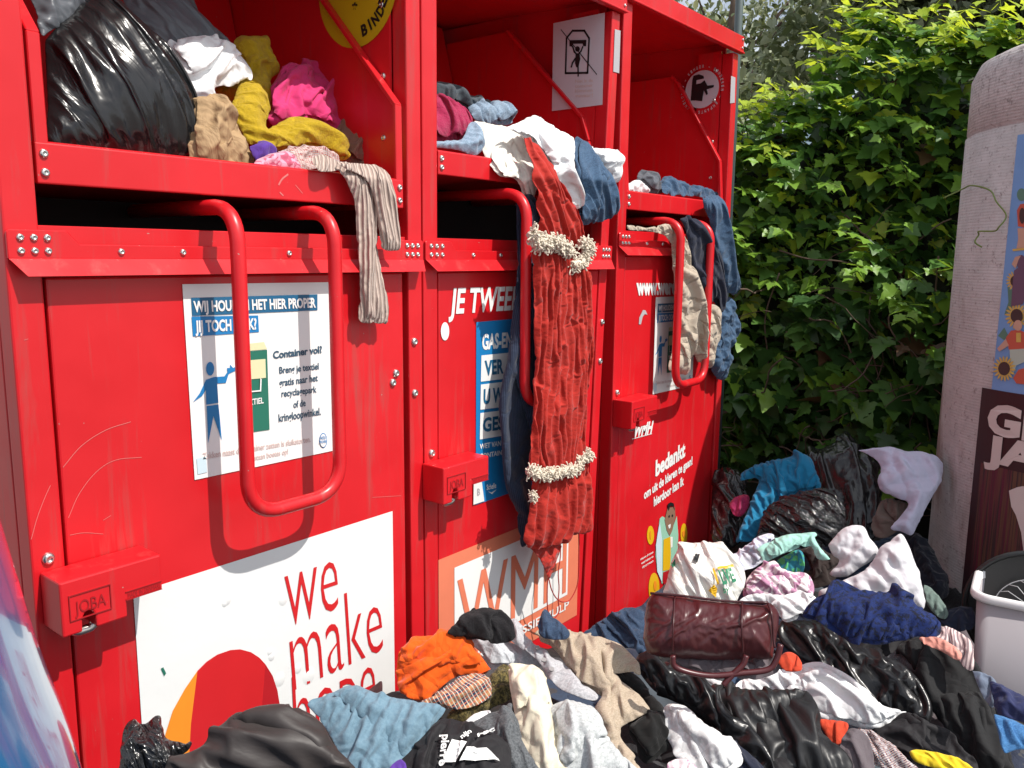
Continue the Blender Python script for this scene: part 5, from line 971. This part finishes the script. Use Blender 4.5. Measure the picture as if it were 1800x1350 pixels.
heap('pink_stripe_shirt', 'clothing', 'pink striped shirt between the navy fleece and the tub', 'E', [(1390, 400), (1430, 385), (1500, 410), (1550, 455), (1568, 500), (1570, 590), (1520, 570), (1470, 500), (1400, 450)], PNST, depth=2.62)
heap('peach_jumper', 'clothing', 'peach top peeking over the black belted coat', 'E', [(1320, 440), (1370, 432), (1440, 450), (1500, 490), (1522, 520), (1500, 545), (1420, 500), (1350, 470)], PEACH, depth=2.52)
heap('navy_fleece', 'clothing', 'royal blue fleece covered in dark fluff', 'E', [(800, 350), (850, 290), (900, 250), (1000, 225), (1100, 232), (1180, 238), (1215, 215), (1255, 225), (1290, 265), (1335, 310), (1395, 345), (1425, 390), (1420, 430), (1375, 442), (1300, 438), (1220, 460), (1130, 475), (1010, 460), (960, 420), (890, 375)], NAVF, fold=120, grow=.5, bend=14, B=.06, w=.05, depth=2.5)

# middle of the heap
heap('navy_jeans', 'jeans', 'dark navy jeans heaped left of the maroon handbag', 'F', [(800, 775), (850, 730), (900, 700), (960, 665), (1020, 660), (1062, 685), (1068, 760), (1060, 830), (1080, 880), (1000, 885), (930, 870), (860, 820)], DEND, fold=60, lift=-.02)
heap('dark_shirts', 'clothing', 'grey and navy shirts squeezed under the maroon handbag', 'E', [(180, 545), (300, 535), (450, 540), (560, 530), (680, 520), (700, 570), (640, 610), (520, 630), (400, 620), (260, 590)], MAUV, depth=2.12)
hb = thing('handbag', pile_hit(*CR['E'](380, 430)), 'maroon leather handbag lying on its side on the heap', 'handbag')
cloth('bag_body', 'handbag', 'maroon leather body', 'E', [(76, 440), (82, 350), (90, 275), (112, 240), (140, 228), (240, 250), (380, 270), (500, 278), (620, 285), (655, 272), (690, 310), (698, 350), (690, 420), (672, 500), (660, 535), (560, 535), (420, 540), (300, 535), (150, 525), (95, 505)], LEATH, fold=100, grow=.045, bend=30, B=.045, w=.022, depth=2.12, tilt=.85, parent=hb, lump=.010, lam=.25, skirt=.03, thick=.006, pin=.6)
heap('tomato_cloth', 'clothing', 'tomato red cloth beside the end of the maroon handbag', 'E', [(680, 545), (710, 512), (750, 505), (790, 540), (795, 590), (720, 592)], ORA2, depth=2.08)
heap('satin_jacket', 'jacket', 'shiny black satin jacket sweeping down from the navy fleece', 'E', [(688, 385), (740, 362), (820, 372), (890, 392), (970, 435), (1060, 505), (1150, 530), (1230, 570), (1300, 635), (1340, 700), (1372, 775), (1360, 835), (1280, 795), (1190, 770), (1100, 735), (1000, 690), (930, 640), (860, 585), (780, 530), (715, 470)], PUFF, fold=38, pleat=.45, grow=.3, bend=8, B=.04, lift=.03)
heap('white_sheet', 'sheet', 'bright white cotton sheet spread across the middle of the heap', 'E', [(335, 615), (430, 635), (480, 650), (560, 615), (640, 590), (760, 582), (860, 588), (940, 610), (1010, 650), (1080, 700), (1140, 745), (1210, 775), (1272, 792), (1200, 830), (1130, 862), (1060, 850), (990, 830), (900, 810), (830, 770), (790, 710), (700, 690), (600, 690), (500, 690), (430, 665)], WHC, fold=25, grow=.35, bend=6, B=.03, lift=.01)
heap('belted_coat', 'coat', 'black wool coat spread down the right side of the heap', 'E', [(1230, 490), (1290, 450), (1360, 445), (1440, 462), (1510, 515), (1570, 580), (1610, 670), (1630, 730), (1670, 820), (1710, 910), (1750, 1029), (1760, 1080), (1640, 1080), (1540, 960), (1450, 860), (1380, 760), (1330, 660), (1290, 570)], BLKC, fold=60, grow=.45, bend=9, B=.04, lift=.02)
heap('grey_hood', 'clothing', 'charcoal grey sleeve lying on the black wool coat', 'E', [(1215, 525), (1250, 498), (1295, 515), (1335, 560), (1375, 620), (1420, 690), (1405, 735), (1350, 680), (1290, 640), (1250, 580)], GRYD, fold=50, lift=.05)
heap('navy_bag', 'bag', 'navy blue cotton bag at the foot of the tub', 'E', [(1640, 640), (1690, 650), (1800, 705), (1850, 730), (1850, 830), (1760, 815), (1690, 800), (1660, 720)], c_('navy_blue_twill', (.020, .026, .085)), fold=30, depth=2.2)
heap('grey_jumper', 'clothing', 'blue grey top between the black wool coat and the navy bag', 'E', [(1565, 590), (1620, 600), (1675, 640), (1685, 700), (1660, 760), (1620, 720), (1590, 660)], c_('blue_grey_jersey', (.13, .16, .22)), depth=2.3)
heap('blue_jeans', 'jeans', 'bright blue denim at the right edge below the navy bag', 'E', [(1660, 785), (1720, 800), (1790, 830), (1850, 880), (1850, 940), (1760, 950), (1710, 965), (1685, 890)], BLUJ, fold=70, depth=1.95)
heap('leather_coat', 'coat', 'black leather coat with broad flap in the front of the heap', 'E', [(380, 660), (470, 680), (560, 690), (650, 690), (750, 690), (800, 694), (835, 740), (860, 800), (890, 870), (930, 920), (985, 970), (1000, 1060), (800, 1080), (620, 1060), (540, 980), (470, 900), (400, 800), (360, 720)], BLEATH, fold=50, grow=.25, bend=25, B=.04, lift=.03, tilt=.5)
heap('satin_coat', 'coat', 'black satin coat beneath the maroon handbag running to the lower right', 'E', [(20, 545), (90, 530), (160, 545), (215, 565), (290, 610), (360, 660), (440, 740), (520, 830), (600, 910), (690, 1029), (700, 1080), (560, 1060), (470, 930), (400, 850), (350, 800), (260, 750), (150, 700), (90, 640)], PUFF, fold=40, pleat=.5, grow=.3, bend=7, B=.03, lift=.02)
heap('lawn_blouse', 'clothing', 'thin crumpled white and grey blouse below the black satin coat', 'E', [(150, 765), (200, 750), (270, 775), (340, 830), (400, 865), (450, 905), (480, 960), (500, 1040), (400, 1080), (280, 1060), (220, 960), (180, 880)], GRYW, fold=45, grow=.7, bend=3, B=.02, lift=.02)
heap('navy_trousers', 'clothing', 'dark navy trousers beside the crumpled white blouse', 'E', [(395, 875), (440, 885), (520, 930), (620, 1020), (640, 1080), (500, 1080), (480, 960)], NAV, fold=50)
heap('check_shirt', 'clothing', 'navy and white check shirt at the bottom of the heap', 'E', [(1030, 850), (1095, 858), (1160, 900), (1220, 945), (1300, 1030), (1310, 1080), (1100, 1080), (1075, 990), (1055, 930)], BPLD, fold=50, lift=.01)
heap('mauve_shirt', 'clothing', 'grey mauve t-shirt beside the check shirt', 'E', [(965, 930), (1000, 860), (1035, 850), (1070, 890), (1095, 960), (1105, 1030), (1090, 1080), (1000, 1050), (960, 980)], MAUV, fold=60, lift=.03)
heap('tomato_cloth', 'clothing', 'tomato red cloth under the edge of the white sheet', 'E', [(865, 805), (930, 812), (1005, 825), (1000, 870), (970, 925), (930, 915), (895, 870)], ORA2, lift=.02)
heap('black_trousers', 'clothing', 'black trousers under the yellow cloth', 'E', [(1090, 875), (1160, 840), (1230, 815), (1310, 800), (1390, 850), (1460, 900), (1540, 960), (1600, 1080), (1400, 1090), (1300, 1040), (1210, 950)], BLKT, fold=35, lift=-.01)
heap('yellow_cloth', 'clothing', 'bright yellow cloth on black trousers at the bottom edge', 'E', [(1278, 955), (1310, 945), (1360, 950), (1420, 962), (1490, 980), (1550, 1015), (1575, 1040), (1500, 1050), (1390, 1030), (1320, 1010), (1290, 985)], YLC, fold=10, lift=.05, B=.015)

# front left of the heap
heap('black_sweater', 'clothing', 'black fleece sweater against the logo sticker of the middle container', 'F', [(195, 785), (240, 735), (285, 685), (350, 672), (425, 668), (475, 710), (495, 750), (500, 800), (420, 815), (330, 800), (250, 800)], BLK, fold=60, B=.035, tilt=.7, depth=2.22)
heap('denim_scrap', 'clothing', 'pointed dark denim scrap below the red dress cords', 'F', [(597, 745), (612, 700), (630, 663), (660, 690), (740, 760), (720, 800), (620, 790)], DEND, depth=2.25, grow=.2)
heap('olive_tweed', 'clothing', 'olive brown tweed under the orange garment', 'F', [(200, 1135), (260, 1090), (330, 1050), (380, 990), (430, 930), (490, 920), (490, 1010), (480, 1060), (400, 1095), (290, 1155)], TWE, fold=150, grow=.3, lift=-.01)
heap('plaid_shirt', 'clothing', 'navy and orange plaid lining spilling from the orange garment', 'F', [(90, 1062), (130, 1050), (200, 1000), (260, 960), (370, 945), (395, 1000), (370, 1030), (300, 1065), (200, 1085), (120, 1085)], PLA, fold=160, grow=.3, lift=.015, B=.012)
heap('orange_garment', 'clothing', 'bright orange cotton garment near the middle container', 'F', [(-5, 885), (10, 840), (45, 805), (90, 790), (200, 783), (300, 782), (340, 838), (375, 890), (405, 930), (360, 950), (290, 950), (230, 970), (170, 1020), (120, 1062), (50, 1052), (0, 1010), (-5, 950)], ORA, fold=160, pleat=.25, grow=.22, pin=.1, bend=14, B=.035, w=.05, lift=.03, tilt=.7)
heap('grey_sweater', 'clothing', 'light grey jersey hem folded across the orange garment', 'F', [(295, 780), (350, 772), (425, 780), (490, 815), (560, 848), (612, 905), (600, 925), (510, 920), (410, 922), (375, 880), (345, 835)], GRYL, fold=20, grow=.15, bend=14, B=.02, lift=.08)
heap('cream_trousers', 'trousers', 'cream trousers leg hanging down the front of the heap', 'F', [(472, 925), (520, 918), (592, 922), (630, 955), (650, 1010), (668, 1080), (690, 1160), (710, 1250), (735, 1380), (575, 1380), (545, 1290), (515, 1190), (495, 1090), (480, 1000)], CRM, fold=80, pleat=.25, grow=.25, bend=7, B=.03, w=.04, lift=.05, tilt=.5)
heap('grey_cardigan', 'cardigan', 'grey buttoned cardigan front trailing over the cream trousers', 'F', [(440, 755), (465, 735), (500, 705), (530, 745), (570, 805), (640, 850), (690, 900), (740, 955), (775, 1010), (802, 1065), (780, 1078), (730, 1050), (690, 1020), (640, 950), (600, 890), (540, 845), (480, 800)], GRYC, fold=52, grow=.25, bend=9, B=.025, lift=.11, tilt=.35, layer=False)
heap('beige_coat', 'coat', 'beige wool coat sleeve twisting through the middle of the heap', 'F', [(590, 770), (640, 752), (700, 758), (800, 778), (900, 802), (960, 855), (1025, 915), (1015, 935), (940, 955), (1010, 1010), (1065, 1075), (1070, 1115), (1010, 1150), (965, 1180), (965, 1240), (1010, 1300), (1060, 1380), (980, 1380), (930, 1280), (880, 1200), (860, 1130), (890, 1060), (840, 1020), (780, 985), (730, 920), (690, 860), (630, 800)], BEI, fold=50, grow=.6, bend=8, B=.04, w=.045, lift=.08, tilt=.45)
heap('velvet_dress', 'clothing', 'black velvet top tucked under the beige wool coat', 'F', [(890, 940), (950, 935), (1010, 945), (1080, 1025), (1130, 1080), (1158, 1140), (1160, 1230), (1130, 1300), (1080, 1320), (1030, 1250), (1000, 1180), (1060, 1120), (1050, 1050), (960, 985)], BLKV, fold=60, grow=.3, bend=14, B=.04, lift=.03)
heap('grey_knit', 'clothing', 'pale grey speckled knit in front of the beige wool coat', 'F', [(680, 1100), (720, 1065), (780, 1075), (850, 1110), (880, 1180), (920, 1240), (970, 1300), (1030, 1380), (720, 1380), (700, 1250)], GRYK, fold=70, grow=.55, bend=8, B=.035, lift=.05)
heap('pink_print', 'clothing', 'pale pink printed scrap at the bottom edge below the velvet top', 'F', [(1160, 1330), (1200, 1310), (1260, 1320), (1300, 1380), (1170, 1390)], BABY, lift=.03, B=.01)
heap('grey_knit', 'clothing', 'dark grey knit between the black t-shirt and the cream trousers', 'G', [(1400, 520), (1450, 480), (1500, 450), (1560, 435), (1600, 540), (1640, 620), (1680, 700), (1560, 720), (1520, 640), (1460, 570)], GRYD, fold=70, lift=.0)
heap('white_scrap', 'clothing', 'small white frilled scrap under the olive tweed', 'G', [(1390, 490), (1430, 460), (1490, 448), (1488, 500), (1440, 520), (1400, 515)], WHC, lift=.02, B=.012)
heap('black_tshirt', 't-shirt', 'black t-shirt with white lettering at the bottom of the heap', 'G', [(1090, 690), (1140, 640), (1200, 580), (1265, 500), (1310, 480), (1380, 490), (1460, 520), (1525, 560), (1532, 620), (1525, 700), (1400, 730), (1200, 740)], BLKT, fold=110, grow=.13, bend=14, B=.04, w=.06, lift=.045, layer=False, lam=.3)
heap('purple_cloth', 'clothing', 'purple blue cloth corner below the dusty blue shirt', 'G', [(1090, 670), (1130, 640), (1160, 670), (1150, 720), (1080, 720)], PUR, lift=.02)
heap('blue_shirt', 'clothing', 'dusty blue jersey shirt draped beside the charcoal puffer jacket', 'G', [(765, 430), (800, 405), (860, 380), (935, 348), (990, 368), (1060, 395), (1150, 410), (1240, 425), (1315, 440), (1275, 500), (1230, 570), (1180, 640), (1130, 700), (1050, 740), (930, 720), (890, 620), (850, 540), (800, 470)], BLUC, fold=128, pleat=.3, grow=.25, bend=9, B=.035, w=.05, lift=.05, tilt=.7)
heap('dark_scrap', 'clothing', 'dark maroon scrap between the poster and the orange garment', 'G', [(985, 385), (1030, 350), (1062, 330), (1060, 390), (1020, 400)], c_('dark_maroon_cloth', (.05, .018, .02)), depth=1.86, B=.01)
heap('puffer_jacket', 'jacket', 'charcoal brown puffer jacket bulging at the bottom left of the heap', 'G', [(190, 720), (215, 640), (300, 612), (350, 590), (390, 540), (440, 490), (500, 462), (570, 445), (650, 442), (720, 452), (790, 485), (845, 540), (885, 610), (925, 720)], PUFFB, fold=20, pleat=.55, grow=.2, bend=4, h=.009, B=.10, w=.09, depth=1.52, tilt=.7)
heap('rubbish_bag', 'bag', 'knotted shiny black bin bag in the bottom left corner of the heap', 'G', [(15, 720), (25, 620), (35, 530), (60, 488), (85, 485), (110, 510), (150, 485), (185, 510), (212, 560), (260, 570), (315, 568), (290, 615), (240, 645), (220, 720)], BAGS, fold=70, pleat=.3, grow=.45, bend=4, B=.05, w=.05, depth=1.50, tilt=.75)
heap('dark_shirt', 'clothing', 'black jersey behind the dusty blue shirt', 'G', [(860, 400), (900, 365), (935, 362), (930, 400), (880, 420)], BLKT, depth=1.98, B=.01)
NJ = len(JOBS); fg = np.random.default_rng(5)
MASS = [NAV, BLKT, GRYD, DEND, BLKC, MAUV, SLT, BLK]
for k in range(34):
    x_ = fg.uniform(1.35, 3.5); y_ = fg.uniform(-1.35, -.32)
    P0 = np.array([x_, y_, float(pileH(x_, y_)) - .105]); a = fg.uniform(0, 6.28); N = np.array([-.30, -.15, .94]); N = N / np.linalg.norm(N); V = np.array([math.cos(a), math.sin(a), 0]); V = V - N * (V @ N); V = V / np.linalg.norm(V); U = np.cross(V, N)
    Q = np.array([[(.13 + .05 * fg.random()) * math.cos(t) * (1.3 if k % 2 else .9), (.12 + .05 * fg.random()) * math.sin(t)] for t in np.linspace(0, 6.28, 14, endpoint=False)])
    ob = bpy.data.objects.new('piece', bpy.data.meshes.new('piece')); ob.data.materials.append(MASS[k % len(MASS)]); COL.objects.link(ob); ORG[ob.name] = np.zeros(3)
    JOBS.append(dict(ob=ob, Q=Q, h=.0135, B=.02, w=.05, lump=.015, lam=.15, grow=.55, pleat=0, ex=0, ey=0, bend=4, seed=500 + 7 * k, P0=P0, U=U, V=V, N=N, drape=None, relief=None, skirt=.01, pin=-.1, self_=True, wave=0, wl=.05))
lay_cloth()
import bmesh
hm_ = bpy.data.objects['clothes_heap'].data; bm = bmesh.new(); bm.from_mesh(hm_); mats_ = [hm_.materials[0]]
for j in JOBS[NJ:]:
    me = j['ob'].data; n0 = len(bm.faces); bm.from_mesh(me); bm.faces.ensure_lookup_table(); mt_ = me.materials[0]
    if mt_ not in mats_: mats_.append(mt_); hm_.materials.append(mt_)
    for q in range(n0, len(bm.faces)): bm.faces[q].material_index = mats_.index(mt_)
    bpy.data.objects.remove(j['ob'])
bm.to_mesh(hm_); bm.free(); JOBS = JOBS[:NJ]
# details that follow the laid cloth
def on_cloth(label, name, mat, quads, parent=None, d=.004):
    j = GARM[label]; s = MB()
    for q in quads: q(j, s)
    ob = s.build(name, mat, parent or j['ob']); return ob
def letters(t, txt, bl, br, tl, bold=.03):
    def go(j, s):
        v, f = text2d(txt, bold); x0_, x1_ = v[:, 0].min(), v[:, 0].max(); bl_, br_, tl_ = (np.array(CR[t](*p)) for p in (bl, br, tl)); h_ = CAPH
        P = [cloth_point(j, *(bl_ + (q[0] - x0_) / (x1_ - x0_) * (br_ - bl_) + q[1] / h_ * (tl_ - bl_)), .006) for q in v]; s.add(P, f)
    return go
def patch(t, q, n=10):
    def go(j, s):
        q_ = [np.array(CR[t](*p)) for p in q]; vs = []
        for a in range(n + 1):
            for b in range(n + 1):
                x, y = a / n, b / n; vs.append(cloth_point(j, *((1-x)*(1-y)*q_[0] + x*(1-y)*q_[1] + x*y*q_[2] + (1-x)*y*q_[3]), .004))
        s.add(vs, [(a*(n+1)+b, (a+1)*(n+1)+b, (a+1)*(n+1)+b+1, a*(n+1)+b+1) for a in range(n) for b in range(n)])
    return go
TS = 'black t-shirt with white lettering at the bottom of the heap'
for w_ in (letters('T', 'pierre', (362, 1135), (335, 1370), (425, 1135)), letters('T', 'rec', (650, 1150), (790, 1070), (640, 1115)), letters('T', 'nijn', (520, 1180), (600, 1120), (500, 1150))): on_cloth(TS, 'printed_word', WHITE, [w_])
on_cloth(TS, 'white_print', WHITE, [patch('T', [(440, 1170), (560, 1200), (470, 1345), (360, 1345)], 8), patch('T', [(560, 1240), (720, 1230), (830, 1310), (500, 1345)], 8)])
CB = 'white plastic carrier bag with green and yellow print behind the maroon handbag'
on_cloth(CB, 'yellow_print', YEL, [patch('PB', [(900, 690), (1150, 600), (1165, 640), (910, 730)], 6), patch('PB', [(820, 720), (850, 700), (930, 950), (900, 960)], 6), patch('PB', [(760, 1040), (850, 960), (900, 1010), (880, 1140)], 6)])
on_cloth(CB, 'green_print', flat('carrier_green', (.02, .22, .11), .4), [letters('PB', 'LVE', (990, 960), (1200, 870), (910, 760), .04), letters('PB', 'by', (1000, 1090), (1090, 1060), (985, 1000), .02), patch('PB', [(180, 590), (250, 520), (250, 630), (200, 660)], 5)])
on_cloth(CB, 'black_print', BLACK, [patch('PB', [(560, 460), (630, 465), (590, 630), (525, 590)], 5)])
# handbag trimmings
s = MB(); G_ = GARM['maroon leather body']
def bagline(q, r, d=.004): s.tube(smooth_path([cloth_point(G_, *CR['E'](*p), d) for p in q], 6), r, 6)
bagline([(112, 242), (240, 254), (380, 273), (500, 282), (640, 288)], .0035); bagline([(222, 255), (218, 400), (212, 520)], .0025); bagline([(525, 288), (520, 400), (530, 525)], .0025); bagline([(640, 290), (655, 350), (665, 440), (672, 490)], .003)
s.build('seam_piping', LEATH2 if 'LEATH2' in globals() else flat('maroon_piping', (.05, .010, .012), .35), hb, True)
for q in ([(212, 520), (222, 570), (300, 600), (400, 612), (520, 600), (640, 585), (680, 540), (700, 470)], [(545, 520), (530, 560), (500, 590), (470, 620), (440, 655)]):
    s = MB(); P = smooth_path([at_depth(*CR['E'](*p), 2.04 - .0002 * k) for k, p in enumerate(q)], 6); s.tube(P, .0075, 8); s.build('strap', flat('maroon_strap', (.075, .014, .017), .32), hb, True)
# buttons down the cardigan front
for p in ((1140, 415), (1190, 520), (1255, 600)):
    s = MB(); c = cloth_point(GARM['grey buttoned cardigan front trailing over the cream trousers'], *CR['T'](*p), .005); j = GARM['grey buttoned cardigan front trailing over the cream trousers']
    s.tube([c, c + j['N'] * .004], .007, 12); s.build('button', flat('grey_button', (.30, .29, .29), .3), j['ob'])
